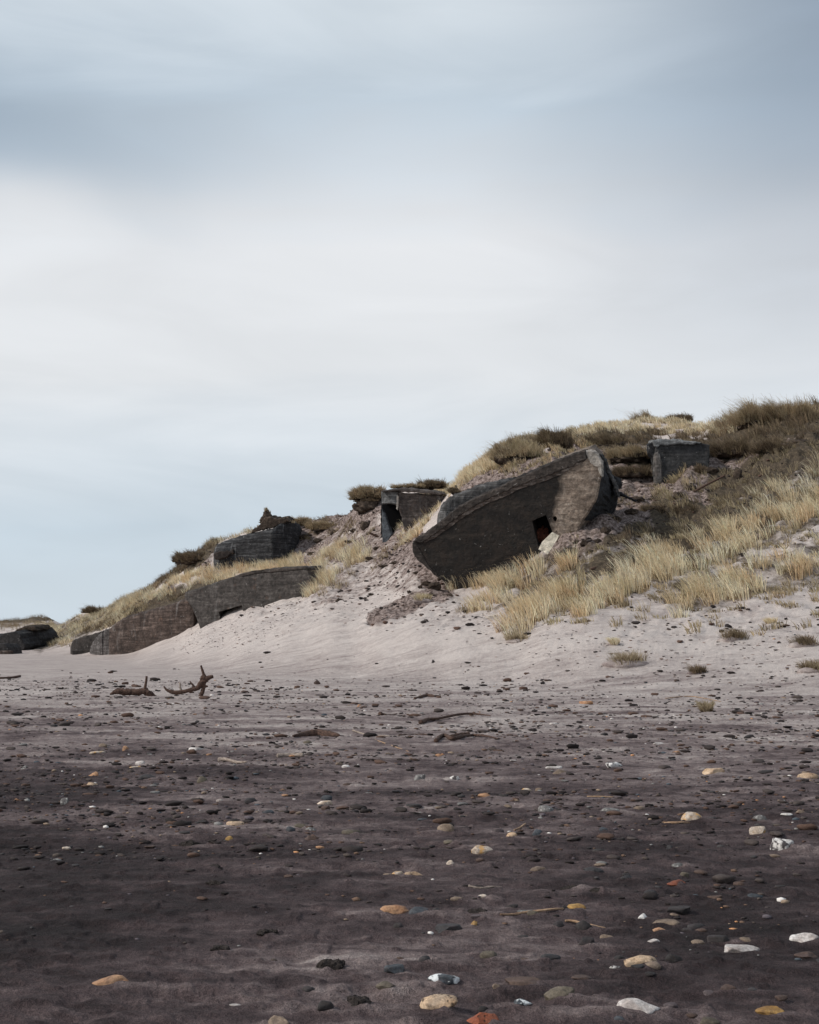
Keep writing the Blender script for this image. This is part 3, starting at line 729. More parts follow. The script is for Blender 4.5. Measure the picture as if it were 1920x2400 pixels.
def tufts(cx, cy, per, hh, rad, pal, lean=(-0.42, 0.0), fan=0.55, zoff=-0.03, wd=0.011, cz=None):
    n = len(cx); N_ = n * per; ti = np.repeat(np.arange(n), per)
    r = np.sqrt(RNG.random(N_)) * rad; a = RNG.uniform(0, 2 * math.pi, N_)
    ox = np.cos(a) * r; oy = np.sin(a) * r; bx = cx[ti] + ox; by = cy[ti] + oy
    bz = (ground(bx, by) if cz is None else cz[ti]) + zoff
    th = RNG.uniform(0.7, 1.3, n); h = hh * th[ti] * RNG.uniform(0.55, 1.15, N_)
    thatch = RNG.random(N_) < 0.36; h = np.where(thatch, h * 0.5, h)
    tl = RNG.normal(0, 0.13, n)
    dx = lean[0] + tl[ti] + fan * ox / rad * 0.8 + RNG.normal(0, 0.16, N_); dy = lean[1] + fan * oy / rad * 0.8 + RNG.normal(0, 0.16, N_)
    base = pal[RNG.choice(6, n, p=[.24, .2, .2, .14, .1, .12])]; own = pal[RNG.choice(6, N_)]
    tint = (0.6 * base[ti] + 0.4 * own) * RNG.uniform(0.65, 1.15, (N_, 1))
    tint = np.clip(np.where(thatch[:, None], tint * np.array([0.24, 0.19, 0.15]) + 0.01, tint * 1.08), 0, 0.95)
    return bx, by, bz, h, dx, dy, np.full(N_, wd) * RNG.uniform(0.7, 1.3, N_), tint
LAY = [
 ([([(945, 1268), (975, 1240), (1000, 1208), (1018, 1180)], 15)], 3.2, 50, 0.42, 0.26, np.r_[STRAW[:3], OLIVE[:2], STRAW[5:]], 0.15),
 ([([(255, 1462), (320, 1432), (400, 1404), (440, 1388)], 8), ([(200, 1482), (260, 1462)], 7)], 3.0, 44, 0.34, 0.25, np.r_[BROWN[:3], OLIVE[:3]], 0.1),
 ([([(1290, 1405), (1440, 1365), (1640, 1290), (1925, 1185)], 72)], 2.4, 44, 0.24, 0.30, np.r_[OLIVE[:3], STRAW[3:5], BROWN[4:5]], 0.30),
 ([([(1560, 1400), (1760, 1400), (1925, 1350)], 56)], 1.8, 40, 0.22, 0.28, np.r_[OLIVE[:3], STRAW[3:5], BROWN[4:5]], 0.35),
 ([([(1350, 1240), (1520, 1150), (1720, 1110), (1900, 1010)], 44)], 0.5, 36, 0.22, 0.26, np.r_[OLIVE[:3], BROWN[:3]], 0.55),
 ([([(1100, 1105), (1250, 1075), (1380, 1040)], 22)], 3.0, 40, 0.30, 0.26, np.r_[STRAW[3:5], OLIVE[:3], STRAW[5:]], 0.2),  # (lines, tufts per m2, blades, height, radius, palette, clumpiness)
 ([([(1195, 1458), (1300, 1424), (1430, 1390), (1560, 1338), (1680, 1288), (1790, 1242), (1925, 1182)], 34)], 3.4, 60, 0.76, 0.30, STRAW, 0.30),
 ([([(1500, 1310), (1640, 1250), (1760, 1190), (1860, 1140), (1925, 1100)], 26)], 2.0, 46, 0.55, 0.28, np.r_[STRAW[:3], OLIVE[:3]], 0.45),
 ([([(1610, 1418), (1700, 1392), (1800, 1355), (1925, 1305)], 32)], 3.8, 56, 0.66, 0.28, STRAW, 0.3),
 ([([(1120, 1420), (1180, 1398), (1235, 1372)], 18)], 3.0, 60, 0.62, 0.28, STRAW, 0.25),
 ([([(1165, 1385), (1230, 1352), (1275, 1322), (1330, 1330)], 18)], 3.2, 64, 0.72, 0.28, STRAW, 0.2),
 ([([(1062, 1382), (1110, 1366), (1150, 1362)], 11)], 4.0, 60, 0.60, 0.25, STRAW, 0.2),
 ([([(1120, 1372), (1180, 1338), (1215, 1330)], 11)], 3.4, 60, 0.62, 0.25, STRAW, 0.2),
 ([([(1262, 1318), (1282, 1302)], 8)], 5.0, 60, 0.75, 0.2, STRAW, 0.0),
 ([([(735, 1372), (770, 1330), (830, 1302)], 32)], 2.4, 60, 0.72, 0.3, STRAW, 0.3),
 ([([(760, 1390), (820, 1340), (880, 1320)], 14)], 1.6, 40, 0.5, 0.3, OLIVE, 0.3),
 ([([(285, 1440), (350, 1402), (420, 1374), (480, 1354), (540, 1344), (620, 1330), (700, 1322)], 15)], 3.2, 52, 0.52, 0.28, STRAW, 0.3),
 ([([(440, 1372), (520, 1340)], 12), ([(550, 1335), (640, 1328)], 7)], 2.4, 60, 0.62, 0.3, STRAW, 0.1),
 ([([(1000, 1165), (1045, 1145), (1100, 1112), (1155, 1095)], 17)], 4.0, 44, 0.5, 0.25, STRAW, 0.1),
 ([([(940, 1240), (985, 1215), (1010, 1185)], 12)], 3.0, 44, 0.5, 0.25, np.r_[STRAW[:3], OLIVE[:3]], 0.2),
 ([([(1340, 1018), (1420, 1008), (1500, 1000), (1600, 1000), (1710, 1000)], 20)], 3.4, 40, 0.42, 0.25, np.r_[STRAW[:4], OLIVE[:2]], 0.15),
 ([([(1170, 1062), (1250, 1040), (1330, 1032)], 26)], 2.6, 46, 0.42, 0.28, np.r_[OLIVE[:3], BROWN[:2], STRAW[3:4]], 0.2),
 ([([(1180, 1110), (1290, 1080), (1370, 1050)], 14)], 1.6, 40, 0.34, 0.25, OLIVE, 0.3),
 ([([(1370, 1040), (1460, 1040), (1540, 1030)], 16), ([(1430, 1075), (1525, 1068)], 12), ([(1560, 1025), (1680, 1035)], 16)], 2.6, 44, 0.42, 0.28, BROWN, 0.2),
 ([([(1700, 1008), (1800, 982), (1925, 970)], 20)], 2.0, 60, 0.72, 0.34, np.r_[BROWN[:1], OLIVE[:1], BROWN[2:3], OLIVE[4:5], BROWN[4:]], 0.4),
 ([([(1690, 1045), (1800, 1020), (1925, 1000)], 26)], 1.8, 50, 0.50, 0.32, BROWN, 0.4),
 ([([(1600, 1230), (1740, 1150), (1925, 1070)], 44)], 1.4, 38, 0.40, 0.28, np.r_[OLIVE[:4], BROWN[4:]], 0.45),
 ([([(1560, 1180), (1700, 1130), (1925, 1010)], 22)], 0.7, 38, 0.42, 0.28, np.r_[OLIVE[:4], BROWN[4:]], 0.5),
 ([([(1400, 1330), (1540, 1270), (1660, 1220)], 26)], 1.8, 36, 0.34, 0.28, np.r_[OLIVE[:4], BROWN[4:]], 0.4),
 ([([(1440, 1262), (1520, 1235)], 16)], 3.5, 44, 0.36, 0.28, np.r_[OLIVE[1:3], BROWN[:4]], 0.0),
 ([([(1545, 1168), (1640, 1160)], 8), ([(1545, 1120), (1600, 1130)], 10), ([(1560, 1130), (1640, 1090)], 12)], 3.0, 44, 0.42, 0.26, np.r_[STRAW[3:5], OLIVE[:4]], 0.2),
 ([([(1480, 1440), (1600, 1410), (1760, 1400), (1925, 1350)], 30)], 0.7, 34, 0.36, 0.25, OLIVE, 0.5),
 ([([(1540, 1490), (1640, 1480), (1700, 1470)], 12), ([(1400, 1475), (1450, 1460)], 8), ([(1790, 1470), (1925, 1430)], 28)], 1.0, 36, 0.32, 0.25, np.r_[STRAW[3:5], OLIVE[:4]], 0.3),
 ([([(1090, 1440), (1180, 1470), (1240, 1500)], 14)], 0.8, 34, 0.34, 0.25, OLIVE, 0.4),
 ([([(100, 1490), (200, 1466), (280, 1440), (320, 1420)], 26)], 1.2, 34, 0.42, 0.30, np.r_[STRAW[:4], OLIVE[:2]], 0.2),
 ([([(95, 1500), (160, 1508)], 9)], 1.2, 34, 0.42, 0.3, np.r_[STRAW[:4], OLIVE[:2]], 0.3),
 ([([(230, 1430), (300, 1405), (340, 1390)], 14)], 1.6, 34, 0.5, 0.3, np.r_[STRAW[:2], OLIVE[:4]], 0.2),
 ([([(350, 1385), (420, 1335), (470, 1290), (505, 1270)], 9)], 3.0, 44, 0.45, 0.3, BROWN, 0.1),
 ([([(480, 1280), (530, 1262), (590, 1256)], 9)], 3.0, 44, 0.45, 0.3, np.r_[OLIVE[:3], STRAW[2:5]], 0.1),
 ([([(720, 1228), (800, 1222), (860, 1215)], 9), ([(730, 1260), (840, 1230)], 16)], 1.6, 36, 0.32, 0.28, np.r_[BROWN[:3], OLIVE[:3]], 0.3),
 ([([(830, 1262), (870, 1238)], 10), ([(900, 1300), (960, 1260)], 14)], 1.2, 36, 0.34, 0.28, OLIVE, 0.3),
 ([([(-60, 1466), (60, 1462), (180, 1456)], 14)], 0.5, 30, 0.6, 0.5, np.r_[BROWN[:3], OLIVE[:3]], 0.1),
]
acc = []
CN = 150000
cy_ = np.sqrt(RNG.uniform(36 ** 2, 236 ** 2, CN)); cx_ = RNG.uniform(-0.37, 0.37, CN) * cy_
cz_ = base_z(cx_, cy_); cu_, cv_ = proj(cx_, cy_, cz_); ccr = np.interp(cu_, UG, CREST)
area = 0.74 * (236 ** 2 - 36 ** 2) / 2; cden = CN / area
for li, (lines, dn, per, hh, rad, pal, cl) in enumerate(LAY):
    m = capmask(cu_, cv_, lines)
    pr = m * dn / cden * (1 - min(cl * 1.5, 0.9) + min(cl * 1.5, 0.9) * 2 * sstep(-0.10, 0.22, fbm(cx_ / 1.3, cy_ / 1.3, 2, 200 + li)))
    k_ = (RNG.random(CN) < pr) & (cy_ < ccr + 1.2)
    if dn > cden:
        xx = np.concatenate([cx_[k_]] + [cx_[k_] + RNG.normal(0, 0.3, k_.sum()) for _ in range(int(dn / cden))]); yy = np.concatenate([cy_[k_]] + [cy_[k_] + RNG.normal(0, 0.3, k_.sum()) for _ in range(int(dn / cden))])
    else: xx, yy = cx_[k_], cy_[k_]
    if pal is STRAW and len(xx): kk = RNG.random(len(xx)) < 0.62; xx = xx[kk]; yy = yy[kk]; per = int(per * 1.5); rad = rad * 1.15; hh = hh * 1.08
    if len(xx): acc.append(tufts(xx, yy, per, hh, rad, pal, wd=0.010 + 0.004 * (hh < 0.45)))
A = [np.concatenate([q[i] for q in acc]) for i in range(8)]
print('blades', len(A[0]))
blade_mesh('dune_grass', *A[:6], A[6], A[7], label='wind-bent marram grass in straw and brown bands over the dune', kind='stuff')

# ------------------------------------------------------------------ lone tufts and turf hummocks: things
def ground_at(u, v, y0=30, y1=140):
    """distance where the line of sight through (u, v) first meets the dune"""
    ys_ = np.arange(y0, y1, 0.05); s = float(zslope(v)); x = (u - CU) / F * (cp + s * sp) * ys_
    g = base_z(x, ys_); hit = np.nonzero(g >= EYE + s * ys_)[0]
    i = hit[0] if len(hit) else len(ys_) - 1
    return np.array([x[i], ys_[i], float(ground(x[i:i + 1], ys_[i:i + 1])[0])])
for (u, v, w, pal, lab) in [
    (1470, 1558, 95, OLIVE, 'grass tuft on its own little sand mound at the foot of the dune'),
    (1905, 1572, 60, OLIVE, 'grass tuft cut by the frame edge above the dark beach'),
    (1440, 1512, 26, STRAW, 'thin pale grass tuft above the sand mound tuft'),
    (1886, 1512, 60, BROWN, 'brown grass tuft on the slope above the frame-edge tuft'),
    (1808, 1460, 26, STRAW, 'straw coloured grass tuft standing alone in pale sand'),
    (1655, 1668, 30, OLIVE, 'tiny grass tuft out on the open beach'),
    (1635, 1578, 40, BROWN, 'low dead brown tuft between two sand ripples'),
    (1215, 1502, 46, OLIVE, 'flattened grass tuft below the long straw band'),
    (992, 1410, 40, STRAW, 'pale grass tuft beside the black clods under the biggest bunker'),
    (1718, 1500, 60, BROWN, 'half buried brown tuft in the middle of the pale slope')]:
    g = ground_at(u, v, 20); Yd = g[1]; r = w / F * Yd / 2
    t_ = thing('grass_tuft', g, lab, 'grass tuft', 'lone grass tufts on the sand')
    nm = 7; a = RNG.uniform(0, 6.28, nm); rr = np.sqrt(RNG.random(nm)) * r * 0.8
    V, Fc = stone_verts('s', 3, int(u)); W = V * np.array([r * 1.25, r * 0.9, r * 0.42]); W[:, 2] -= r * 0.18
    me = mesh_np('mound', W, Fc.ravel(), np.full(len(Fc), 3), [M_SAND], {'dry_vignette': np.full(len(W), 0.66), 'soil': np.full(len(W), 0.25), 'turf': np.zeros(len(W))}); link('mound', me, t_)
    bx, by, bz, h, dx, dy, wd, ti = tufts(g[0] + np.cos(a) * rr, g[1] + np.sin(a) * rr, 110, 0.16 + r * 0.22, r * 0.5, pal, lean=(-0.35, 0), fan=1.3, wd=0.006)
    q = np.hypot((bx - g[0]) / (r * 1.25), (by - g[1]) / (r * 0.9)); bz = g[2] + r * 0.24 * np.sqrt(np.clip(1 - q * q, 0, 1)) - 0.02
    blade_mesh('blades', bx, by, bz, h, dx, dy, wd, ti, t_, tuple(g))
def lump(u, v, w, h, Y0, lab, pal=BROWN, grass=0.45, per=60, depth=None, seed=1, name='turf_hummock', cat='turf hummock', mat=None, group='overhanging turf hummocks on the dune', top=-0.30, roof=False):
    """a ragged sod of soil with grass on its top; (u, v) is its centre in the photo"""
    Y = Y0 if roof or (v < 1000 and u > 900) or 820 < u < 900 else float(ground_at(u, v + (0.30 if u > 900 else 0.45) * h, 62)[1]) + 0.3
    if Y > 138: Y = Y0
    c = P(u, v, Y); wm = w / F * Y; hm = h / F * Y; dm = depth or wm * 0.7
    ztop = c[2] + hm / 2; zb = min(ztop - hm, 99 if roof else float(ground(c[:1], c[1:2])[0]) - 0.15); hm = ztop - zb; c[2] = (ztop + zb) / 2
    V, Fc = stone_verts('c', 4, seed); V = V * (1 + 0.10 * n3(V, 4.5, seed, 4)[:, None])
    W = V * np.array([wm / 2, dm / 2, hm / 2])
    base = c - np.array([0, 0, hm / 2]); t_ = thing(name, base, lab, cat, group)
    W[:, 2] += hm / 2
    link('sod', mesh_np('sod', W, Fc.ravel(), np.full(len(Fc), 3), [mat or M_TURF]), t_)
    if grass:
        tp = W[V[:, 2] > top]; tp = tp[RNG.choice(len(tp), min(len(tp), int(34 + wm * dm * 34)))] + base
        B = [RNG.normal(0, 0.08, len(tp) * per) for _ in range(2)]; ti = np.repeat(np.arange(len(tp)), per)
        x, y, z, hh, dx, dy, wd, tt = tufts(tp[:, 0], tp[:, 1], per, grass, 0.16, pal, cz=tp[:, 2], lean=(-0.45, 0), wd=0.010)
        ox = (x - c[0]) / (wm / 2); oy = (y - c[1]) / (dm / 2); dx = dx + 0.6 * ox * np.abs(ox) + RNG.normal(0, 0.25, len(dx)); dy = dy + 0.5 * oy; z = z - 0.10 * grass; hh = hh * RNG.uniform(0.4, 1.5, len(hh)) * (0.55 + 0.9 * np.clip(0.5 + fbm(x / 0.45, y / 0.45, 2, seed), 0, 1))
        blade_mesh('grass', x, y, z, hh, dx, dy, wd, tt, t_, tuple(base))
    return t_
RB = np.r_[OLIVE[:3], BROWN[2:3], OLIVE[4:5], STRAW[3:4]]
lump(862, 1186, 76, 44, 87.4, 'dark soil bank under the rounded turf hummock on the skyline', BROWN, 0.12, seed=60, top=0.5)
lump(872, 1156, 94, 26, 87.8, 'rounded turf hummock on the skyline left of the lintel bunker', RB, 0.26, seed=31)
lump(958, 1142, 80, 8, 81.8, 'thin strip of turf on the roof of the lintel bunker', RB, 0.22, seed=32, depth=1.2, roof=True, per=30)
lump(1014, 1140, 66, 20, 82.2, 'thick dark end of turf on the roof of the lintel bunker', BROWN, 0.26, seed=62, depth=1.4, roof=True)
lump(1215, 1068, 120, 66, 66.5, 'big shaggy turf hummock over the left half of the biggest bunker', np.r_[OLIVE[:1], OLIVE[2:3], OLIVE[5:], BROWN[2:3], STRAW[3:5]], 0.36, seed=33, depth=3.0)
lump(1300, 1042, 90, 50, 68.5, 'darkest turf hummock with a hollow, over the middle of the biggest bunker', BROWN, 0.34, seed=34, depth=2.4)
lump(1428, 1040, 120, 30, 75, 'long dark undercut turf ledge below the skyline', BROWN, 0.30, seed=35, depth=2.2, top=0.1)
lump(1480, 1076, 110, 38, 70, 'sagging brown turf ledge behind the rounded end of the biggest bunker', RB, 0.30, seed=36, depth=2.0, top=0.1)
lump(1480, 1112, 90, 26, 67.5, 'lowest turf ledge, beside the pillar of the square grey bunker', BROWN, 0.24, seed=37, depth=1.6)
lump(1512, 988, 50, 20, 91, 'wind-swept tussock with a crest on the skyline', OLIVE, 0.38, seed=38)
lump(1588, 982, 66, 22, 91, 'low dark dome of turf on the skyline beside the crested tussock', BROWN, 0.22, seed=39)
lump(1552, 1208, 88, 48, 61.5, 'dark round heath clump on the slope, next to a smaller one', BROWN, 0.22, seed=40, depth=1.2)
lump(1612, 1212, 62, 56, 60.6, 'narrower dark heath clump touching the round one', BROWN, 0.20, seed=41, depth=1.1)
lump(1760, 992, 76, 46, 78, 'shaggy turf hummock where the skyline steps up', RB, 0.6, seed=42, depth=2.4, top=-0.2)
lump(1850, 985, 110, 50, 77.5, 'wide shaggy turf hummock on the highest skyline', RB, 0.55, seed=43, depth=2.4, top=-0.2)
lump(1826, 1055, 120, 30, 71.6, 'dark undercut bank under the highest skyline', BROWN, 0.36, seed=44, depth=1.6)
lump(1720, 1062, 90, 34, 74, 'dark turf bank above the loose sand chute', BROWN, 0.45, seed=45, depth=1.6)
lump(1640, 1110, 44, 28, 70.4, 'dark clump right of the square grey bunker', BROWN, 0.2, seed=46, depth=0.8)
lump(1064, 1152, 26, 18, 63.4, 'round dark moss clump on the rear dome of the biggest bunker', BROWN, 0.12, per=30, seed=48, depth=0.5, roof=True)
lump(700, 1226, 60, 18, 99, 'turf edge where the skyline drops behind the upper bunker', RB, 0.25, seed=49)
lump(760, 1238, 80, 22, 96, 'dark undercut sod on the slope below the skyline', RB, 0.25, seed=50, depth=1.2)
lump(450, 1312, 90, 30, 103, 'dark turf shoulder on the falling skyline', BROWN, 0.3, seed=51)
lump(228, 1434, 60, 12, 131, 'low dark knoll on the far skyline', BROWN, 0.3, seed=52)
# (the torn turf on the upper bunker is shaped further down, with the bunker)
# spike of turf
b = P(625, 1226, 95.6); t_ = thing('turf_spike', b, 'pointed spike of torn turf standing on the upper bunker roof', 'turf spike')
V, Fc = ICO[4]; V = V.copy(); rr = np.clip((1 - V[:, 2]) / 2, 0, 1)
W = np.c_[V[:, 0] * (0.12 + 0.72 * rr ** 2.1), V[:, 1] * (0.10 + 0.5 * rr ** 2), V[:, 2] * 0.42 + 0.34]
W *= 1.35; W *= (1 + 0.30 * n3(V, 3.0, 3, 4)[:, None]); W[:, 0] += 0.10 * (1 - W[:, 2])
link('sod', mesh_np('sod', W, Fc.ravel(), np.full(len(Fc), 3), [M_TURF]), t_)
tp = W[W[:, 2] > 0.72] + b; tp = tp[::9]
x, y, z, hh, dx, dy, wd, tt = tufts(tp[:, 0], tp[:, 1], 24, 0.2, 0.05, RB, cz=tp[:, 2], lean=(-0.3, 0), wd=0.008)
blade_mesh('grass', x, y, z, hh, dx, dy, wd, tt, t_, tuple(b))

# turf clods on the dune
CL = [(1018, 1378, 34, 16), (1000, 1362, 26, 10), (1045, 1392, 24, 9), (1032, 1360, 14, 8), (985, 1375, 12, 7), (960, 1388, 12, 7), (1011, 1390, 30, 9), (1055, 1402, 16, 7), (975, 1345, 14, 6),
      (1338, 1282, 30, 14), (1372, 1268, 26, 14), (1402, 1250, 22, 12), (1352, 1262, 20, 8), (1420, 1238, 26, 12), (1445, 1216, 24, 14), (1480, 1200, 34, 12), (1500, 1186, 30, 10), (1540, 1172, 34, 10), (1590, 1160, 26, 16),
      (1620, 1140, 24, 14), (1665, 1120, 40, 14), (1700, 1102, 36, 14), (1725, 1096, 24, 20), (1730, 1120, 24, 22), (1770, 1084, 22, 9), (1690, 1065, 16, 7), (1722, 1058, 20, 9), (1700, 1075, 10, 6), (1845, 1052, 54, 18), (1880, 1032, 50, 12),
      (796, 1413, 22, 7), (870, 1402, 14, 5), (865, 1318, 24, 7), (830, 1245, 26, 9), (900, 1328, 30, 6), (925, 1322, 26, 6), (745, 1270, 24, 10), (784, 1248, 22, 12), (772, 1236, 26, 9), (857, 1236, 26, 16),
      (820, 1272, 30, 6), (885, 1280, 22, 6), (712, 1262, 24, 9), (728, 1300, 18, 7), (1450, 1238, 18, 8), (1385, 1290, 18, 7)]
pl = []
for i, (u, v, w, h) in enumerate(CL):
    g = ground_at(u, v + h * 0.3, 40)
    wm = w / F * g[1]; hm = max(h / F * g[1], 0.12)
    V, Fc = stone_verts('c', 3, 700 + i)
    place_stone('turf_clod', V, Fc, M_TURF, g[0], g[1], wm, wm * 0.7, hm * 1.5, hm * 0.45, 'dark clod of turf broken off and lying on the dune face', 'turf clod', 'dark turf clods fallen down the dune face')

# ------------------------------------------------------------------ bunkers
def ray_plane(u, v, p0, n):
    d = P(u, v, 1.0) - np.array([0, 0, EYE]); o = np.array([0, 0, EYE]); return o + d * (np.dot(p0 - o, n) / np.dot(d, n))
def resample(poly, back, step=7.0, jit=0.8, seed=0, closed=True):
    rg = np.random.default_rng(seed); A_ = []; B_ = []; n = len(poly)
    for i in range(n if closed else n - 1):
        a = np.array(poly[i], float); b = np.array(poly[(i + 1) % n], float); ab = np.array(back[i], float); bb = np.array(back[(i + 1) % n], float)
        m = max(1, int(np.hypot(*(b - a)[:2]) / step)); nrm = np.array([-(b - a)[1], (b - a)[0]]); L = np.hypot(*nrm) + 1e-6; nrm = nrm / L
        for k_ in range(m):
            t_ = k_ / m; jt = rg.normal(0, jit) * (0.35 if k_ == 0 else 1)
            q = a + (b - a) * t_; q[:2] += nrm * jt; A_.append(q); B_.append(ab + (bb - ab) * t_)
    return np.array(A_), np.array(B_)
def loft(name, poly, p0, n, parent, org, mat, back=None, bvec=None, holes=(), jit=0.8, step=7.0, seed=0, cham=0.06, sidemat=None, side_test=None, hole_depth=1.2, rough=0.03, label=None, hmat=None):
    """a slab or block with an outlined, planar, slightly ragged face, chamfered edges and real thickness"""
    p0 = np.array(p0, float); n = np.array(n, float); n /= np.linalg.norm(n)
    bk = back if back is not None else poly
    A_, B_ = resample([(a[0], a[1]) for a in poly], [(b[0], b[1]) for b in bk], step, jit, seed)
    Fp = np.array([ray_plane(a[0], a[1], p0, n) for a in A_])
    if bvec is not None: Bp = Fp + np.array(bvec)
    else:
        dep = back_depth[0]; p1 = p0 + n * dep
        Bp = np.array([ray_plane(b[0], b[1], p1, n) for b in B_])
    cen = Fp.mean(0); m = len(Fp)
    # inset ring on the face
    nx_ = np.roll(Fp, -1, 0) - np.roll(Fp, 1, 0); inn = np.cross(n, nx_); inn /= (np.linalg.norm(inn, axis=1)[:, None] + 1e-9)
    ar = np.sum(np.cross(Fp - cen, np.roll(Fp, -1, 0) - cen) @ n); inn = inn * (1 if ar > 0 else -1)
    inset = Fp + inn * cham; ring0 = inset; dirb = (Bp - Fp); L = np.linalg.norm(dirb, axis=1)[:, None]
    ring1 = Fp + dirb / L * cham
    rings = [ring0, ring1]; K = 5
    for k_ in range(1, K + 1):
        r_ = ring1 + (Bp - ring1) * k_ / K
        if k_ < K: r_ = r_ + RNG.normal(0, rough, (m, 3))
        rings.append(r_)
    verts = [tuple(v_) for r_ in rings for v_ in r_]; faces = []; mi = []
    for r_ in range(len(rings) - 1):
        for i in range(m):
            j_ = (i + 1) % m; faces.append((r_ * m + i, r_ * m + j_, (r_ + 1) * m + j_, (r_ + 1) * m + i))
            sm = 0
            if sidemat and side_test and r_ >= 1 and side_test(A_[i][0], A_[i][1]): sm = 1
            mi.append(sm)
    # face with holes
    loops = [[Vector(p_) for p_ in ring0]]; allv = list(range(m)); hv = []
    for hp in holes:
        hpts = [ray_plane(a[0], a[1], p0, n) for a in hp]; st = len(verts); verts += [tuple(p_) for p_ in hpts]; hv.append((st, len(hp))); allv += list(range(st, st + len(hp)))
        loops.append([Vector(p_) for p_ in hpts])
    for tri in tessellate_polygon(loops): faces.append(tuple(allv[q] for q in tri)); mi.append(0)
    for (st, c_) in hv:
        st2 = len(verts); dv = (Bp - Fp).mean(0); dv = dv / np.linalg.norm(dv) * hole_depth
        for q in range(c_): verts.append(tuple(np.array(verts[st + q]) + dv))
        for q in range(c_): faces.append((st + q, st + (q + 1) % c_, st2 + (q + 1) % c_, st2 + q)); mi.append(0)
        faces.append(tuple(range(st2, st2 + c_))); mi.append(2 if sidemat else 0)
    faces.append(tuple(range((len(rings) - 1) * m, len(rings) * m))[::-1]); mi.append(0)
    me = bpy.data.meshes.new(name); me.from_pydata([tuple(np.array(v_) - org) for v_ in verts], [], faces)
    me.materials.append(mat)
    if sidemat: me.materials.append(sidemat); me.materials.append(M_BLACK)
    me.polygons.foreach_set('material_index', mi)
    bm = bmesh.new(); bm.from_mesh(me); bmesh.ops.recalc_face_normals(bm, faces=bm.faces); bm.to_mesh(me); bm.free()
    return link(name, me, parent, label=label)
back_depth = [4.6]
def wall(name, cols_, parent, org, mat, back=(0.5, 4, 0.2), r=0.35, seed=0, jit=0.02, sub=6, label=None):
    """a wall that follows (column, top row, bottom row, distance) stations, with a rounded top edge running back"""
    rg = np.random.default_rng(seed); c = np.array(cols_, float); t_ = np.linspace(0, len(c) - 1, (len(c) - 1) * sub + 1)
    c = np.stack([np.interp(t_, np.arange(len(c)), c[:, q]) for q in range(4)], 1)
    n_ = len(c); back = np.array(back, float); rows = []
    top = np.array([P(a[0], a[1], a[3]) for a in c]); bot = np.array([P(a[0], a[2], a[3]) for a in c]); top[:, 2] += rg.normal(0, jit, n_)
    bh = back / np.linalg.norm(back)
    for f_ in np.linspace(0, 1, 8): rows.append(bot + (top - np.array([0, 0, r]) - bot) * f_)
    for a in np.linspace(0, math.pi / 2, 6)[1:]: rows.append(top + np.array([0, 0, r * (math.sin(a) - 1)]) + bh * r * (1 - math.cos(a)))
    for f_ in (0.3, 0.65, 1.0): rows.append(top + bh * r + (back - bh * r) * f_ + np.array([0, 0, -0.02]))
    rows.append(bot + back)
    V = np.concatenate([q + rg.normal(0, 0.012, q.shape) for q in rows]) - org; R = len(rows); Fc = []
    for i in range(R - 1):
        for j_ in range(n_ - 1): Fc.append((i * n_ + j_, i * n_ + j_ + 1, (i + 1) * n_ + j_ + 1, (i + 1) * n_ + j_))
    Fc.append(tuple(i * n_ for i in range(R))); Fc.append(tuple(i * n_ + n_ - 1 for i in range(R))[::-1])
    me = bpy.data.meshes.new(name); me.from_pydata([tuple(v_) for v_ in V], [], Fc); me.materials.append(mat)
    bm = bmesh.new(); bm.from_mesh(me); bmesh.ops.recalc_face_normals(bm, faces=bm.faces); bm.to_mesh(me); bm.free()
    me.polygons.foreach_set('use_smooth', [len(p_.vertices) == 4 for p_ in me.polygons])
    return link(name, me, parent, label=label)
def plane_of(a, b, lean=0.0):
    """vertical-ish plane through image stations a=(u,v,Y), b=(u,v,Y); lean tips the face back"""
    pa, pb = P(*a), P(*b); t_ = pb - pa; t_[2] = 0; t_ /= np.linalg.norm(t_); n = np.array([-t_[1], t_[0], 0])
    if n[1] < 0: n = -n
    n = n * math.cos(lean) + np.array([0, 0, -math.sin(lean)]); return pa, n

# the biggest bunker -------------------------------------------------
org = P(1180, 1345, 60); big = thing('bunker', org, 'biggest bunker, a long tilted hull, dark stained with a pale rounded end', 'bunker')
DK, MD, LT = (0.15, 0.114, 0.090), (0.29, 0.228, 0.182), (0.44, 0.365, 0.300)
M1 = concrete('stained_concrete', DK, MD, LT, tilt=-0.42, white=0.12, stain=(P(1284, 1180, 58.2)[0] - org[0], (0.012, 0.011, 0.011), 0.14), seed=1.0, rust=0.45)
M1S = concrete('shade_and_stain_concrete', (0.016, 0.016, 0.018), (0.030, 0.030, 0.033), (0.07, 0.07, 0.075), tilt=-0.9, white=0.30, seed=2.0, rust=0.05)  # side faces away from the sun: shade painted in along with the staining
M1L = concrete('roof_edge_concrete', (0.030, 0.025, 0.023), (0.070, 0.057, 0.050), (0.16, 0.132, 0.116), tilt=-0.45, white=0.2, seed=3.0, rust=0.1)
M1P = concrete('pale_corner_concrete', (0.30, 0.27, 0.24), (0.42, 0.38, 0.34), (0.60, 0.55, 0.50), tilt=0.6, white=0.3, seed=4.0, rust=0.1)
M1D = concrete('grey_dome_concrete', (0.036, 0.034, 0.034), (0.095, 0.090, 0.088), (0.26, 0.255, 0.255), tilt=0.0, white=0.45, seed=5.0, rust=0.1)
p0, nn = plane_of((1050, 1250, 60), (1400, 1150, 57.5)); Bn = np.array([1.75, 4.6, 1.1]); Bn /= np.linalg.norm(Bn); nn = Bn
TOPE = [(969, 1268), (993, 1252), (1028, 1226), (1047, 1209), (1072, 1191), (1100, 1174), (1124, 1163), (1176, 1139), (1223, 1117), (1243, 1108), (1283, 1091), (1311, 1077), (1339, 1067), (1372, 1056)]
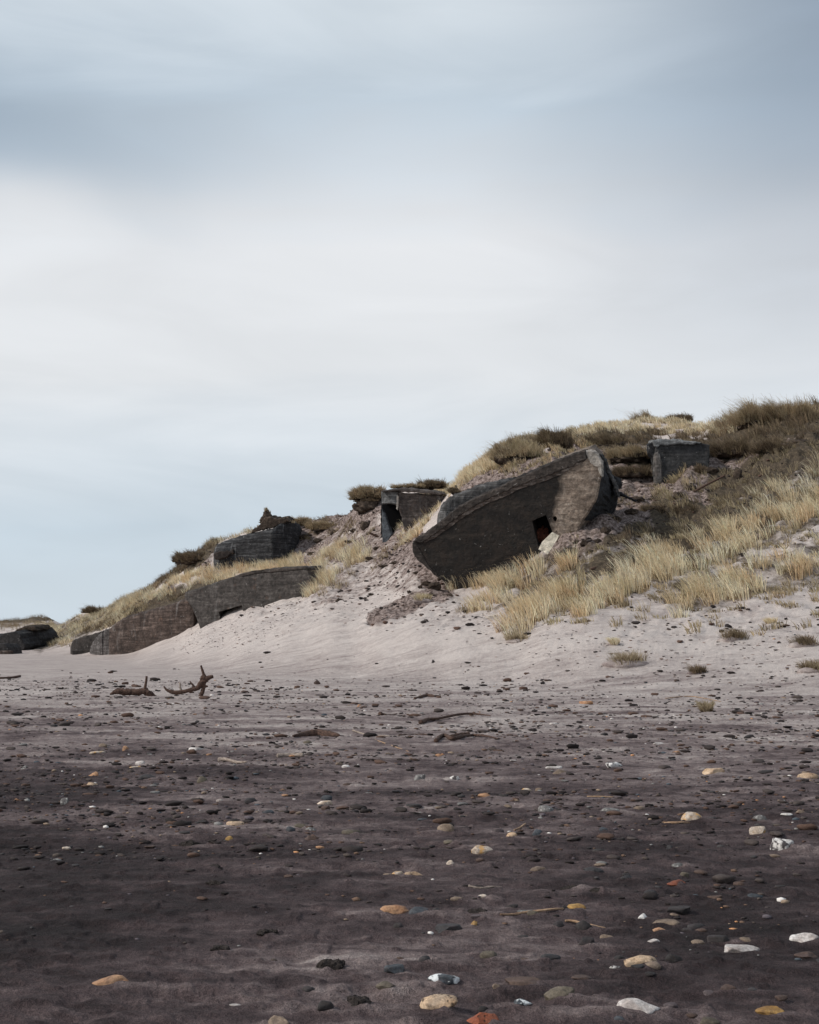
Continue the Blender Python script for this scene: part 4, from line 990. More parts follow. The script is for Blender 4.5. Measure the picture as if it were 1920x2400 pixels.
CRK = [(987, 1274), (1025, 1247), (1044, 1233), (1089, 1201), (1106, 1190), (1141, 1172), (1167, 1159), (1193, 1148), (1249, 1125), (1296, 1110), (1322, 1101), (1376, 1075)]
fr = [((967, 1273), (1012, 1262))] + [(a, (a[0] + 24, a[1] - 15)) for a in TOPE] + [((1385, 1057), (1402, 1050)), ((1395, 1063), (1416, 1066)), ((1405, 1075), (1420, 1085)), ((1410, 1087), (1425, 1100)),
      ((1411, 1103), (1432, 1118)), ((1410, 1117), (1440, 1135)), ((1407, 1127), (1446, 1148)), ((1403, 1150), (1450, 1160)), ((1396, 1176), (1446, 1185)), ((1381, 1199), (1440, 1200)), ((1367, 1220), (1434, 1216)), ((1360, 1233), (1430, 1228)),
      ((1340, 1275), (1400, 1275)), ((1290, 1340), (1340, 1320)), ((1150, 1420), (1180, 1400)), ((1070, 1405), (1100, 1380)), ((1054, 1370), (1085, 1350)), ((1023, 1350), (1060, 1335)), ((1000, 1329), (1040, 1318)), ((978, 1311), (1022, 1300)), ((969, 1294), (1014, 1285))]
DOOR = [(1247, 1221), (1262, 1214), (1280, 1207), (1288, 1228), (1296, 1249), (1284, 1262), (1272, 1276), (1262, 1280), (1257, 1262)]
EYEH = [(1296, 1213), (1299, 1210), (1303, 1210), (1306, 1214), (1305, 1219), (1302, 1223), (1299, 1221), (1296, 1217)]
HOLE3 = [(1300, 1125 + 24), (1306, 1144), (1312, 1148), (1309, 1154), (1302, 1155)]
back_depth[0] = 4.4
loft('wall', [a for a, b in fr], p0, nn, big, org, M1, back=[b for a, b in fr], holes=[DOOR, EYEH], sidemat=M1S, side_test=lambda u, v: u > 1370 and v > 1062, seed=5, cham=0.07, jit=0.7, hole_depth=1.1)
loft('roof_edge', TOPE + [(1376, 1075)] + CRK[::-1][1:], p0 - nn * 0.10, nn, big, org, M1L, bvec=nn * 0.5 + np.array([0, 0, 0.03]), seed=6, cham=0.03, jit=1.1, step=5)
M1X = concrete('spalled_concrete', (0.035, 0.028, 0.025), (0.17, 0.130, 0.110), (0.55, 0.48, 0.43), tilt=-0.5, white=0.4, seed=4.4, rust=0.4)
loft('spalled_strip', [(a[0] + 1, a[1] - 3) for a in CRK] + [(1372, 1080), (1322, 1109), (1285, 1124), (1249, 1137), (1215, 1147), (1193, 1160), (1160, 1173), (1141, 1181), (1106, 1200), (1089, 1211), (1060, 1232), (1044, 1243), (1025, 1256), (1000, 1271)], p0 - nn * 0.03, nn, big, org, M1X, bvec=nn * 0.3, seed=77, cham=0.01, jit=0.9, step=8)
loft('rounded_corner', [(1373, 1057), (1385, 1056), (1396, 1062), (1406, 1074), (1411, 1087), (1411, 1118), (1405, 1109), (1402, 1096), (1393, 1092), (1384, 1085), (1378, 1076)], p0 - nn * 0.05, nn, big, org, M1P, bvec=nn * 0.3, seed=7, cham=0.03, jit=0.8, step=5)
loft('bow_edge', [(966, 1273), (975, 1277), (984, 1290), (997, 1312), (1010, 1333), (1052, 1372), (1048, 1368), (1023, 1351), (1000, 1330), (977, 1312), (968, 1294)], p0 - nn * 0.04, nn, big, org, M1L, bvec=nn * 0.3, seed=8, cham=0.02, jit=0.5, step=6)
hump = [(1024, 1217, 1300, 63.6), (1025, 1197, 1300, 62.6), (1031, 1181, 1300, 62.2), (1044, 1168, 1300, 62.0), (1061, 1158, 1300, 62.0), (1087, 1148, 1290, 62.0), (1110, 1138, 1280, 62.0), (1140, 1130, 1260, 62.0), (1167, 1125, 1250, 62.0), (1200, 1118, 1240, 62.3)]
wall('rear_dome', hump, big, org, M1D, back=(1.6, 3.0, 0.5), r=0.45, seed=9, label='streaked grey dome')
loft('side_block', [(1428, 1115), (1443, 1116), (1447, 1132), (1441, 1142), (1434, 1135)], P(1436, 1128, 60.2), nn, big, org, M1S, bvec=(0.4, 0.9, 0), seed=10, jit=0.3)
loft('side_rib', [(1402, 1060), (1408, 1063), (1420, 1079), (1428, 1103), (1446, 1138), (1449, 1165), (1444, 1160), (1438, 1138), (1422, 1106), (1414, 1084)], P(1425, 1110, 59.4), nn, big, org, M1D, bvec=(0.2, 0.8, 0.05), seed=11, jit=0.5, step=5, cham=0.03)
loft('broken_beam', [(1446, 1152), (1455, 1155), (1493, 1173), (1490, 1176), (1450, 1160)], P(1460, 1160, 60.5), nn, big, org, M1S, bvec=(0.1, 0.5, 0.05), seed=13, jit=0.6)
V, Fc = stone_verts('c', 4, 61); c = P(1272, 1256, 59.3)
W = V * np.array([0.42, 0.4, 0.50]) + (c - org); link('rubble', mesh_np('rubble', W, Fc.ravel(), np.full(len(Fc), 3), [M_RUST]), big, label='red brown rubble filling the opening')
so_ = P(1288, 1268, 56.5); sl = thing('concrete_slab', so_, 'pale rectangular slab leaning below the opening of the biggest bunker', 'slab')
loft('slab', [(1294, 1249), (1310, 1257), (1297, 1280), (1284, 1300), (1262, 1288), (1270, 1272)], so_, (0.22, 0.82, -0.52), sl, so_, concrete('pale_slab', (0.50, 0.44, 0.35), (0.64, 0.57, 0.46), (0.76, 0.69, 0.58), white=0.1, rust=0.05), bvec=(0.03, 0.13, 0.05), seed=14, jit=0.2, cham=0.015, rough=0.0)

# the long low bunker --------------------------------------------------
org = P(470, 1462, 81); low = thing('bunker', org, 'long low brown bunker in two sections, sunk along the foot of the dune', 'bunker')
M2 = concrete('brown_concrete', (0.042, 0.036, 0.033), (0.084, 0.073, 0.067), (0.170, 0.150, 0.138), tilt=-0.22, white=0.22, seed=6.0, rust=0.30)
M2B = concrete('reddish_concrete', (0.036, 0.025, 0.021), (0.085, 0.060, 0.050), (0.21, 0.160, 0.137), tilt=-0.28, white=0.28, seed=7.5, rust=0.4)
M2C = concrete('banded_end_concrete', (0.045, 0.038, 0.036), (0.105, 0.092, 0.088), (0.30, 0.285, 0.28), tilt=1.2, white=0.3, seed=8.0, rust=0.3)
p0, nn = plane_of((432, 1420, 80.4), (730, 1370, 76.6), 0.05)
loft('wall', [(432, 1397), (434, 1388), (470, 1377), (507, 1364), (561, 1346), (589, 1339), (657, 1332), (717, 1330), (722, 1334), (730, 1362), (735, 1384), (737, 1430), (600, 1490), (500, 1530), (478, 1500), (464, 1461), (447, 1420)],
     p0, nn, low, org, M2, bvec=(0.7, 4.2, 0.35), holes=[[(513, 1434), (540, 1426), (567, 1418), (570, 1432), (566, 1446), (540, 1456), (518, 1462)]], seed=15, cham=0.08, jit=0.7, label='dark grey brown straight wall section', hole_depth=1.4)
loft('roof_edge', [(560, 1346), (589, 1338), (657, 1331), (718, 1329), (721, 1333), (657, 1339), (600, 1344), (566, 1351)], p0 - nn * 0.06, nn, low, org, M1L, bvec=nn * 0.4, seed=16, cham=0.02, jit=0.4)
lw = [(455, 1397, 1540, 82.0), (431, 1401, 1540, 82.4), (407, 1413, 1545, 82.8), (382, 1421, 1550, 83.5), (343, 1430, 1555, 84.6), (309, 1439, 1560, 85.6), (283, 1450, 1565, 86.4), (266, 1462, 1565, 87.0), (256, 1474, 1565, 87.5)]
wall('curved_wall', lw, low, org, M2B, back=(0.9, 3.6, 0.2), r=0.30, seed=17, label='reddish brown curved wall section')
le = [(257, 1473, 1565, 87.75), (248, 1474, 1565, 87.9), (240, 1478, 1565, 88.3), (231, 1484, 1565, 88.9), (224, 1491, 1565, 89.7), (218, 1500, 1565, 90.6), (213, 1510, 1565, 91.6), (210, 1522, 1565, 92.8)]
wall('rounded_end', le, low, org, M2C, back=(3.0, 2.2, 0.1), r=0.25, seed=18, label='rounded end with pale vertical bands')
for q, (du, c_) in enumerate(((0, 0), (-22, 0.9))):
    st = [(262 + du, 1468 + (0 if not q else 10), 1565, 87.25 + c_), (259.5 + du, 1470 + (0 if not q else 10), 1565, 87.4 + c_), (256 + du, 1475 + (0 if not q else 10), 1565, 87.6 + c_)]
    wall('raised_band', st, low, org, M2B if not q else M2C, back=(0.8, 0.9, 0.1), r=0.12, seed=19 + q, sub=3)

org = P(205, 1535, 94); bl = thing('bunker', org, 'small plain dark bunker wall just behind the rounded end of the long low bunker', 'bunker')
M6 = concrete('dull_dark_concrete', (0.035, 0.030, 0.028), (0.055, 0.047, 0.043), (0.085, 0.073, 0.066), tilt=1.57, white=0.1, seed=9.0, rust=0.15)
wall('wall', [(166, 1522, 1562, 96.5), (165.5, 1514, 1562, 95.6), (168, 1505, 1562, 95), (174, 1499, 1562, 94.6), (182, 1496, 1562, 94.3), (205, 1489, 1562, 93.8), (236, 1480, 1562, 93.2)], bl, org, M6, back=(0.6, 3, 0.2), r=0.15, seed=21)
loft('foundation', [(169, 1525), (214, 1520), (214, 1548), (170, 1548)], P(190, 1535, 94.0), (0.05, 1, 0), bl, org, M6, bvec=(0, 1.5, 0), seed=22, jit=0.3)

# upper bunker -----------------------------------------------------------
org = P(600, 1318, 95); ub = thing('bunker', org, 'rounded black bunker with pale streaks, perched below the turf spike on the skyline', 'bunker')
M4 = concrete('streaked_black_concrete', (0.018, 0.018, 0.020), (0.042, 0.041, 0.043), (0.19, 0.19, 0.195), tilt=-0.25, white=0.5, seed=10.0, rust=0.05)
M4K = concrete('black_concrete', (0.018, 0.018, 0.020), (0.050, 0.050, 0.053), (0.19, 0.19, 0.195), tilt=1.2, white=0.35, seed=11.0, rust=0.02)
wall('front_wall', [(501, 1292, 1340, 97.4), (502, 1284, 1340, 96.4), (507, 1277, 1340, 95.7), (516, 1272, 1340, 95.3), (530, 1266, 1340, 95.1), (564, 1256, 1345, 94.9), (590, 1249, 1345, 94.6), (615, 1244, 1345, 94.3), (640, 1238, 1345, 94.0)], ub, org, M4, back=(0.3, 3.4, 0.4), r=0.5, seed=23)
wall('rounded_end', [(639, 1240, 1345, 93.9), (648, 1232, 1345, 94.1), (660, 1225, 1345, 94.5), (672, 1220, 1345, 95.0), (684, 1221, 1345, 95.6), (694, 1227, 1345, 96.5), (701, 1240, 1345, 97.6), (702, 1262, 1345, 98.8)], ub, org, M4K, back=(0.0, 2.8, 0.2), r=0.45, seed=24)
loft('hanging_crust', [(502, 1296), (520, 1292), (548, 1287), (549, 1296), (530, 1306), (512, 1312), (503, 1310)], P(525, 1298, 94.85), (0.05, 1, 0), ub, org, M_CLOD, bvec=(0, 0.5, 0), seed=25, jit=1.2, step=4)

cap = P(640, 1240, 95); ct = thing('torn_turf', cap, 'torn turf cap lying along the roof of the upper black bunker', 'turf')
loft('sod', [(588, 1250), (592, 1243), (602, 1237), (610, 1229), (616, 1219), (622, 1212), (636, 1212), (646, 1215), (656, 1216), (668, 1213), (676, 1218), (680, 1224), (672, 1223), (656, 1229), (640, 1236), (620, 1241), (604, 1246)], P(640, 1240, 94.8), (0.05, 1, 0), ct, cap, M_TURF, bvec=(0.2, 1.6, 0.3), seed=47, jit=1.3, step=4)
gx = RNG.uniform(590, 690, 26); gp = np.array([P(q, np.interp(q, [586, 622, 672, 692], [1250, 1224, 1216, 1228]), 95.3) for q in gx])
x, y, z, hh, dx, dy, wd, tt = tufts(gp[:, 0], gp[:, 1], 26, 0.16, 0.15, RB, cz=gp[:, 2], lean=(-0.4, 0), wd=0.009)
blade_mesh('grass', x, y, z, hh, dx, dy, wd, tt, ct, tuple(cap))
# lintel bunker ------------------------------------------------------------
org = P(940, 1250, 80.5); lb = thing('bunker', org, 'grey bunker with a square lintel over a black doorway, near the middle of the skyline', 'bunker')
M5 = concrete('weathered_concrete', (0.050, 0.042, 0.040), (0.105, 0.088, 0.080), (0.23, 0.20, 0.185), tilt=-0.03, white=0.35, seed=12.0, rust=0.2)
M5W = concrete('lime_streaked_concrete', (0.10, 0.10, 0.10), (0.19, 0.19, 0.19), (0.42, 0.42, 0.42), tilt=1.57, white=0.5, seed=13.0, rust=0.05)
M5B = concrete('blue_grey_concrete', (0.055, 0.062, 0.072), (0.085, 0.095, 0.108), (0.14, 0.155, 0.17), tilt=1.57, white=0.1, seed=14.0, rust=0.0)
nr = np.array([-0.10, 1, 0.0]); nl = np.array([0.45, 1, 0.0])
loft('wall', [(932, 1154), (980, 1156), (1040, 1161), (1046, 1262), (955, 1262), (946, 1234), (939, 1206), (931, 1182)], P(932, 1160, 80), nr, lb, org, M5, bvec=(0.3, 4, 0.3), seed=26, jit=0.5)
loft('lintel', [(894, 1152), (912, 1150), (932, 1153), (931, 1182), (912, 1180), (895, 1181)], P(932, 1160, 79.95), nl, lb, org, M5W, bvec=(0.3, 2.0, 0.2), seed=27, jit=0.4)
loft('roof_slab', [(893, 1151), (918, 1147), (941, 1144), (963, 1144), (1000, 1149), (1032, 1153), (1044, 1157), (1030, 1160), (980, 1155), (932, 1151), (896, 1153)], P(932, 1150, 79.7), nr, lb, org, M5, bvec=(0.3, 4, 0.5), seed=28, jit=0.5)
loft('doorway', [(894, 1160), (952, 1160), (952, 1275), (894, 1275)], P(920, 1220, 82.0), nr, lb, org, M_BLACK, bvec=(0, 0.5, 0), seed=29, jit=0.2)  # solid black panel behind the lintel, painting the shade of the doorway
loft('support_slab', [(895, 1190), (899, 1197), (905, 1212), (911, 1230), (919, 1252), (908, 1275), (896, 1270)], P(900, 1220, 81.1), (0.35, 1, 0), lb, org, M5B, bvec=(0.1, 0.35, 0), seed=30, jit=0.3)
loft('lime_streak', [(930.5, 1160), (934, 1163), (933.5, 1188), (931, 1194), (929.5, 1186)], P(932, 1175, 79.85), nr, lb, org, M1P, bvec=(0, 0.12, 0), seed=31, jit=0.3, cham=0.01)

# square grey bunker ---------------------------------------------------------
org = P(1560, 1145, 69); sb = thing('bunker', org, 'square grey bunker with a white weathered rim, half buried near the top of the dune', 'bunker')
M7 = concrete('dark_grey_concrete', (0.034, 0.033, 0.034), (0.060, 0.058, 0.058), (0.10, 0.096, 0.094), tilt=1.57, white=0.18, seed=15.0, rust=0.1)
nq = np.array([0.02, 1, -0.05])
loft('wall', [(1536, 1052), (1531, 1034), (1549, 1031), (1582, 1031), (1643, 1038), (1664, 1043), (1662, 1100), (1600, 1170), (1537, 1175), (1535, 1120), (1535, 1073)], P(1560, 1100, 69.2), nq, sb, org, M7, bvec=(0.5, 4, 0.5), seed=32, jit=0.6)
loft('roof_edge', [(1528, 1036), (1530, 1031), (1549, 1029), (1582, 1029), (1612, 1033), (1645, 1037), (1618, 1043), (1590, 1041), (1566, 1045), (1548, 1043), (1540, 1050), (1534, 1046)], P(1560, 1040, 69.1), nq, sb, org, M5W, bvec=(0.4, 3.2, 0.45), seed=33, jit=0.7, step=5)
loft('pillar', [(1535, 1062), (1543, 1058), (1549, 1066), (1552, 1100), (1554, 1160), (1537, 1165)], P(1545, 1100, 69.08), nq, sb, org, concrete('pale_pillar', (0.07, 0.062, 0.058), (0.13, 0.115, 0.105), (0.26, 0.24, 0.22), tilt=1.57, white=0.4, seed=16.0), bvec=(0, 0.5, 0), seed=34, jit=0.6)
loft('recess_shade_block', [(1519, 1042), (1530, 1034), (1537, 1052), (1541, 1064), (1540, 1084), (1530, 1068), (1521, 1058)], P(1530, 1055, 69.5), nq, sb, org, M1S, bvec=(0.2, 1.5, 0), seed=35, jit=0.6)  # solid dark block painting the shade of a recess beside the wall

# far ruins at the left ---------------------------------------------------------
M8 = concrete('far_dark_concrete', (0.028, 0.026, 0.027), (0.048, 0.044, 0.044), (0.085, 0.078, 0.076), tilt=-0.3, white=0.1, seed=17.0, rust=0.1)
org = P(50, 1515, 117); fb = thing('bunker', org, 'distant dark bunker ruin capped with brown turf, on the seaward side of the dune', 'bunker')
loft('wall', [(34, 1484), (44, 1477), (60, 1474), (80, 1474), (87, 1482), (92, 1487), (95, 1498), (92, 1515), (58, 1525), (30, 1525)], P(60, 1495, 116), (-0.15, 1, 0), fb, org, M8, bvec=(0.5, 4, 0.2), seed=36, jit=0.7)
loft('broken_wall', [(-60, 1500), (-20, 1490), (0, 1490), (14, 1484), (34, 1480), (46, 1486), (52, 1500), (59, 1517), (50, 1530), (-60, 1530)], P(20, 1500, 113.5), (0.2, 1, 0), fb, org, M8, bvec=(0.5, 3, 0.2), seed=37, jit=1.1, step=5)
loft('turf_layer', [(32, 1482), (40, 1474), (52, 1470), (68, 1467), (79, 1468), (86, 1478), (78, 1477), (60, 1477), (45, 1480)], P(60, 1475, 115.7), (0, 1, 0), fb, org, M_TURF, bvec=(0.5, 3, 0.2), seed=38, jit=1.3, step=4)
org = P(0, 1533, 103); fr_ = thing('bunker_fragment', org, 'low black concrete lump cut by the frame edge, in front of the distant ruin', 'bunker')
loft('block', [(-50, 1512), (0, 1508), (10, 1509), (19, 1518), (22, 1534), (20, 1545), (-50, 1545)], P(0, 1520, 103), (0.1, 1, 0), fr_, org, M8, bvec=(0.3, 2.5, 0), seed=39, jit=0.9)
loft('rusty_foot', [(-30, 1527), (20, 1525), (23, 1535), (20, 1542), (-30, 1542)], P(0, 1530, 102.8), (0.1, 1, 0), fr_, org, M2B, bvec=(0.2, 0.5, 0), seed=40, jit=0.7)
o = P(135, 1499, 119.5); fg = thing('bunker_fragment', o, 'tiny dark concrete block poking out of the grassy sand right of the distant ruin', 'bunker')
loft('block', [(128, 1494), (141, 1491), (143, 1500), (143, 1508), (128, 1508)], o, (0.1, 1, 0), fg, o, M8, bvec=(0.2, 0.8, 0), seed=41, jit=0.3, step=4)

# ------------------------------------------------------------------ driftwood and twigs
def tube(name, pts, rad, mat, parent, org, seed=0, sides=9, rough=0.22):
    pts = [np.array(p_, float) for p_ in pts]; rg = np.random.default_rng(seed)
    t_ = np.linspace(0, len(pts) - 1, (len(pts) - 1) * 7 + 1); Pp = np.array(pts)
    def cr(t0):
        i = min(int(t0), len(Pp) - 2); f_ = t0 - i; a = Pp[max(i - 1, 0)]; b_ = Pp[i]; c_ = Pp[i + 1]; d_ = Pp[min(i + 2, len(Pp) - 1)]
        return 0.5 * ((2 * b_) + (-a + c_) * f_ + (2 * a - 5 * b_ + 4 * c_ - d_) * f_ ** 2 + (-a + 3 * b_ - 3 * c_ + d_) * f_ ** 3)
    cpts = np.array([cr(q) for q in t_]); rr = np.interp(t_, np.arange(len(rad)) * (len(pts) - 1) / (len(rad) - 1), rad)
    V = []; Fc = []; n_ = len(cpts)
    for i in range(n_):
        d_ = cpts[min(i + 1, n_ - 1)] - cpts[max(i - 1, 0)]; d_ /= np.linalg.norm(d_) + 1e-9
        up = np.array([0, 1, 0.01]); s_ = np.cross(d_, up); s_ /= np.linalg.norm(s_) + 1e-9; w_ = np.cross(s_, d_)
        for k_ in range(sides):
            a = 2 * math.pi * k_ / sides; r_ = rr[i] * (1 + rough * mnoise.noise(Vector((k_ * 1.3, i * 0.6, seed))) + rg.normal(0, 0.03))
            V.append(cpts[i] + (s_ * math.cos(a) + w_ * math.sin(a)) * r_)
    for i in range(n_ - 1):
        for k_ in range(sides): Fc.append((i * sides + k_, i * sides + (k_ + 1) % sides, (i + 1) * sides + (k_ + 1) % sides, (i + 1) * sides + k_))
    Fc.append(tuple(range(sides))[::-1]); Fc.append(tuple(range((n_ - 1) * sides, n_ * sides)))
    me = bpy.data.meshes.new(name); me.from_pydata([tuple(v_ - org) for v_ in V], [], Fc); me.materials.append(mat)
    me.polygons.foreach_set('use_smooth', [True] * len(me.polygons)); return link(name, me, parent)
def Yg(v): return EYE / -float(zslope(v))
Yd = Yg(1631); o = P(445, 1631, Yd); o[2] = float(ground(o[:1], o[1:2])[0]); dz = o[2] - P(445, 1631, Yd)[2]
def D(u, v, dy=0.0): return P(u, v, Yd + dy) + np.array([0, 0, dz])
dw = thing('driftwood', o, 'forked driftwood branch with an upright root end like a rearing head', 'driftwood')
tube('trunk', [D(384, 1609), D(391, 1617), D(405, 1623), D(423, 1623), D(445, 1618), D(463, 1613), D(471, 1604), D(482, 1594), D(489, 1589), D(500, 1586)], [0.015, 0.03, 0.05, 0.055, 0.05, 0.055, 0.07, 0.085, 0.07, 0.06, 0.035], M_WOOD, dw, o, 1)
tube('branch', [D(481, 1592), D(478, 1582), D(474, 1570), D(471, 1560)], [0.075, 0.04, 0.03, 0.022], M_WOOD, dw, o, 2)
tube('branch', [D(478, 1598), D(477, 1612), D(474, 1624), D(469, 1634)], [0.06, 0.05, 0.05, 0.055], M_WOOD, dw, o, 3)
tube('branch', [D(458, 1614), D(452, 1606), D(445, 1597)], [0.035, 0.025, 0.012], M_WOOD, dw, o, 4)
tube('branch', [D(425, 1620, 0.05), D(423, 1612, 0.05), D(422, 1600, 0.05)], [0.03, 0.025, 0.02], M_WOODL, dw, o, 5)
tube('branch', [D(482, 1592), D(476, 1588), D(471, 1597)], [0.07, 0.06, 0.03], M_WOOD, dw, o, 6)
o2 = D(320, 1632); o2[2] = o[2]; dw2 = thing('driftwood', o2, 'low driftwood log with a single short upright branch', 'driftwood')
tube('trunk', [D(258, 1628), D(275, 1621), D(295, 1622), D(315, 1623), D(340, 1622), D(352, 1629), D(368, 1637)], [0.02, 0.07, 0.085, 0.08, 0.085, 0.09, 0.04], M_WOOD, dw2, o2, 7, rough=0.5)
tube('branch', [D(339, 1622), D(341, 1608), D(343, 1596), D(344, 1585)], [0.045, 0.035, 0.032, 0.026], M_WOOD, dw2, o2, 8)
def stick(name, cat, lab, uv, rad, mat, seed, lift=0.35, rough=0.25):
    """lies on the ground along photo points"""
    pts = []
    for (u, v) in uv:
        Y = Yg(v); x = P(u, v, Y)[0]; pts.append(np.array([x, Y, float(ground(np.array([x]), np.array([Y]))[0]) + max(rad) * lift]))
    org_ = pts[len(pts) // 2].copy(); t_ = tube(name, pts, rad, mat, None, org_, seed, rough=rough); t_.location = org_; t_['label'] = lab; t_['category'] = cat; return t_
stick('driftwood', 'driftwood', 'dark stick at the frame edge, up the beach', [(-20, 1591), (20, 1590), (47, 1588)], [0.05, 0.06, 0.045], M_WOOD, 9)
stick('log', 'log', 'black half buried log, tapered at both ends', [(686, 1731), (712, 1726), (745, 1724), (775, 1726), (797, 1728)], [0.01, 0.055, 0.085, 0.07, 0.01], M_WOOD, 10, 0.2)
stick('driftwood', 'driftwood', 'snaking dark branch half under a sand ripple', [(1022, 1745), (1034, 1735), (1046, 1734), (1060, 1742), (1082, 1736), (1109, 1727), (1140, 1733), (1168, 1742)], [0.03, 0.028, 0.028, 0.03, 0.026, 0.02, 0.015, 0.008], M_WOOD, 11, 0.9)
stick('driftwood', 'driftwood', 'short thick piece of wood behind the snaking branch', [(1058, 1728), (1080, 1725), (1100, 1724)], [0.030, 0.035, 0.03], M_WOOD, 12, 0.6)
stick('driftwood', 'driftwood', 'long bowed branch lying on a low sand ridge', [(987, 1697), (1003, 1692), (1029, 1690), (1077, 1683), (1112, 1681), (1150, 1685)], [0.045, 0.03, 0.022, 0.022, 0.02, 0.008], M_WOOD, 13, 0.8)
stick('wood_wedge', 'driftwood', 'dark wedge of wood with one thick end', [(891, 1678), (910, 1675), (931, 1673)], [0.045, 0.03, 0.008], M_WOOD, 14, 0.5)
stick('driftwood', 'driftwood', 'dark bowed strip of wood farthest up the open sand', [(972, 1640), (1000, 1634), (1033, 1637)], [0.03, 0.05, 0.02], M_WOOD, 15, 0.3)
stick('twig', 'twig', 'long thin grey twig pointing to the snaking branch', [(827, 1717), (855, 1723), (885, 1727), (914, 1729)], [0.012, 0.012, 0.01, 0.006], M_WOODL, 16, 0.9)
stick('twig', 'twig', 'thin straight brown twig left of the snaking branch', [(935, 1726), (975, 1724), (1015, 1725)], [0.008, 0.01, 0.006], M_WOOD, 17, 0.9)
stick('stick', 'stick', 'straight bleached stick in the pebble field', [(650, 1779), (680, 1778), (712, 1779)], [0.03, 0.028, 0.026], M_WOODL, 18, 0.5)
stick('stick', 'stick', 'forked bleached stick like a bone', [(514, 1787), (530, 1788), (555, 1793), (578, 1798)], [0.035, 0.022, 0.018, 0.008], M_WOODL, 19, 0.6)
stick('twig', 'twig', 'pale knobbly straight twig on dark sand above two pebbles', [(1098, 2093), (1125, 2094), (1150, 2092), (1176, 2090)], [0.006, 0.007, 0.006, 0.003], M_WOODL, 20, 0.9, 0.6)
stick('twig', 'twig', 'tan twig leaning over a pale flat stone', [(1173, 2158), (1205, 2152), (1240, 2147), (1300, 2143), (1320, 2136)], [0.004, 0.007, 0.008, 0.006, 0.005], M_TWIG, 21, 1.2)
stick('twig', 'twig', 'orange twig between the grey brown pebble and the black egg stone', [(1325, 2163), (1345, 2163), (1385, 2171), (1420, 2172)], [0.006, 0.007, 0.006, 0.004], M_TWIG, 22, 1.0)
stick('twig', 'twig', 'curved orange twig below the cream dome stone', [(1552, 1937), (1575, 1941), (1600, 1941), (1617, 1938)], [0.004, 0.010, 0.009, 0.006], M_TWIG, 23, 0.9)
stick('twig', 'twig', 'short tan twig stuck between small pebbles', [(1206, 1960), (1218, 1954), (1232, 1946)], [0.006, 0.008, 0.005], M_TWIG, 24, 1.2)
stick('twig', 'twig', 'thin orange reed lying straight on dark sand', [(1376, 1872), (1410, 1873), (1444, 1873)], [0.006, 0.007, 0.004], M_TWIG, 25, 0.9)
stick('twig', 'twig', 'thin reddish reed farther up the beach at an angle', [(1180, 1616), (1205, 1614), (1232, 1611)], [0.012, 0.012, 0.008], M_WOOD, 26, 0.9)
stick('twig', 'twig', 'faint brown reed near the white dome shell', [(880, 1741), (930, 1752), (960, 1757)], [0.008, 0.008, 0.005], M_TWIG, 27, 0.8)
stick('twig', 'twig', 'long bare reed lying across the mid beach', [(1560, 1641), (1620, 1638), (1690, 1646)], [0.01, 0.012, 0.006], M_TWIG, 28, 0.8)
def plank(name, cat, lab, a, b, Y, r, mat, seed):
    pa, pb = P(a[0], a[1], Y), P(b[0], b[1], Y); pm = (pa + pb) / 2
    t_ = tube(name, [pa, pm + np.array([0, 0, 0.03]), pb], [r, r * 1.1, r * 0.8], mat, None, pm, seed, sides=6); t_.location = pm; t_['label'] = lab; t_['category'] = cat
g = ground_at(884, 1256, 60); plank('iron_bar', 'bar', 'black bar sticking out of the sand left of the lintel bunker', (866, 1249), (902, 1267), g[1] + 0.1, 0.07, M_WOOD, 31)
g = ground_at(1640, 1150, 50); plank('plank', 'plank', 'long dark plank lying up the slope under the square grey bunker', (1592, 1172), (1700, 1114), g[1] - 0.1, 0.055, M_WOOD, 32)
plank('post', 'post', 'small black post leaning on the skyline', (1795, 950), (1806, 968), 80, 0.045, M_WOOD, 33)

# ------------------------------------------------------------------ sun, sky, camera
SUN_DIR = Vector((-0.88, -0.22, 0.72)).normalized()
sd = bpy.data.lights.new('sun', 'SUN'); sd.energy = 2.8; sd.angle = math.radians(11); sd.color = (1.0, 0.95, 0.88)
so2 = bpy.data.objects.new('sun', sd); C.objects.link(so2); so2.rotation_euler = SUN_DIR.to_track_quat('Z', 'Y').to_euler(); so2.location = (0, 0, 40)
elev = math.asin(SUN_DIR.z); rotz = math.atan2(SUN_DIR.x, SUN_DIR.y)
w = bpy.data.worlds.new('World'); scene.world = w; w.use_nodes = True
class W_(N):
    def __init__(s): s.t = w.node_tree; s.n = s.t.nodes; s.l = s.t.links
s = W_(); bg = s.n['Background']; sky = s.new('ShaderNodeTexSky', sky_type='NISHITA'); sky.sun_disc = False; sky.sun_elevation = elev; sky.sun_rotation = rotz
d = s.new('ShaderNodeTexCoord').outputs['Generated']
sx = s.new('ShaderNodeSeparateXYZ'); s.put(d, sx.inputs[0]); dx_, dy_, dz_ = sx.outputs
n1 = s.noise(s.mapping(d, (1.1, 1.1, 3.4), rot=(0, 0.10, 0)), 2.1, 4, 0.45, 0.5); n2 = s.noise(s.mapping(d, (1.6, 1.6, 6.5), loc=(3, 1, 2), rot=(0, -0.06, 0)), 2.8, 5, 0.5, 0.6)
e = s.math('ADD', dz_, s.math('MULTIPLY', s.math('SUBTRACT', n1, 0.5), 0.12))
e = s.math('ADD', e, s.math('MULTIPLY', s.math('SUBTRACT', n2, 0.5), 0.06))
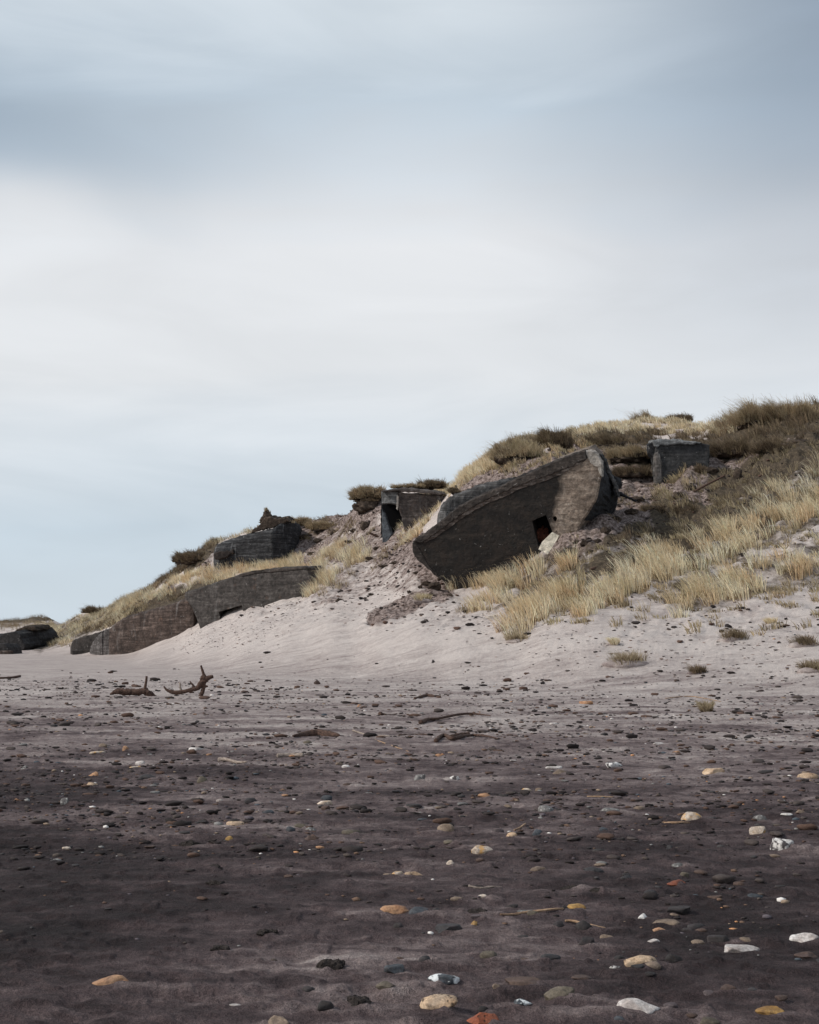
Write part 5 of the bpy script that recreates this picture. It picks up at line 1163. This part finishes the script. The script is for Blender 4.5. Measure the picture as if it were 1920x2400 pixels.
cl = s.ramp(e, [(0.0, (0.63, 0.715, 0.79)), (0.08, (0.585, 0.675, 0.755)), (0.14, (0.70, 0.76, 0.815)), (0.20, (0.82, 0.842, 0.865)), (0.30, (0.83, 0.845, 0.865)), (0.35, (0.68, 0.735, 0.79)), (0.40, (0.57, 0.655, 0.735)), (0.46, (0.70, 0.765, 0.82)), (0.56, (0.60, 0.66, 0.73)), (1.0, (0.36, 0.41, 0.47))])
# darker bank to the left, about 22 degrees up, and a heavier veil to the upper right
gl = s.math('DIVIDE', s.math('SUBTRACT', e, 0.368), 0.050); gl = s.math('POWER', 2.718, s.math('MULTIPLY', s.math('MULTIPLY', gl, gl), -1.0))
ml = s.math('MULTIPLY', gl, s.ramp(s.math('ADD', dx_, 0.5), [(0.12, 1.0), (0.50, 0.0)], 'EASE'))
cl = s.mix(s.math('MULTIPLY', ml, 1.0), cl, (0.355, 0.44, 0.53))
mr = s.math('MULTIPLY', s.ramp(dx_, [(0.02, 0.0), (0.34, 1.0)], 'EASE'), s.ramp(e, [(0.14, 0.0), (0.46, 1.0)]))
cl = s.mix(s.math('MULTIPLY', mr, 0.95), cl, (0.26, 0.33, 0.42))
cl = s.mix(1.0, cl, s.ramp(n2, [(0.3, 0.94), (0.7, 1.05)]), 'MULTIPLY')
sc = s.new('ShaderNodeVectorMath', operation='SCALE'); sc.inputs['Scale'].default_value = 10.0; s.put(cl, sc.inputs[0])
fin = s.mix(0.94, sky.outputs[0], sc.outputs[0]); s.put(fin, bg.inputs['Color']); bg.inputs['Strength'].default_value = 0.1

cam = bpy.data.cameras.new('camera'); cam.sensor_fit = 'VERTICAL'; cam.sensor_height = 36; cam.sensor_width = 28.8; cam.lens = 36 * F / 2400; cam.clip_end = 20000; cam.clip_start = 0.1
co = bpy.data.objects.new('camera', cam); C.objects.link(co); co.location = (0, 0, EYE); co.rotation_euler = (math.pi / 2 + PT, 0, 0); scene.camera = co
scene.view_settings.view_transform = 'Standard'; scene.view_settings.look = 'None'; scene.view_settings.exposure = 0; scene.view_settings.gamma = 1
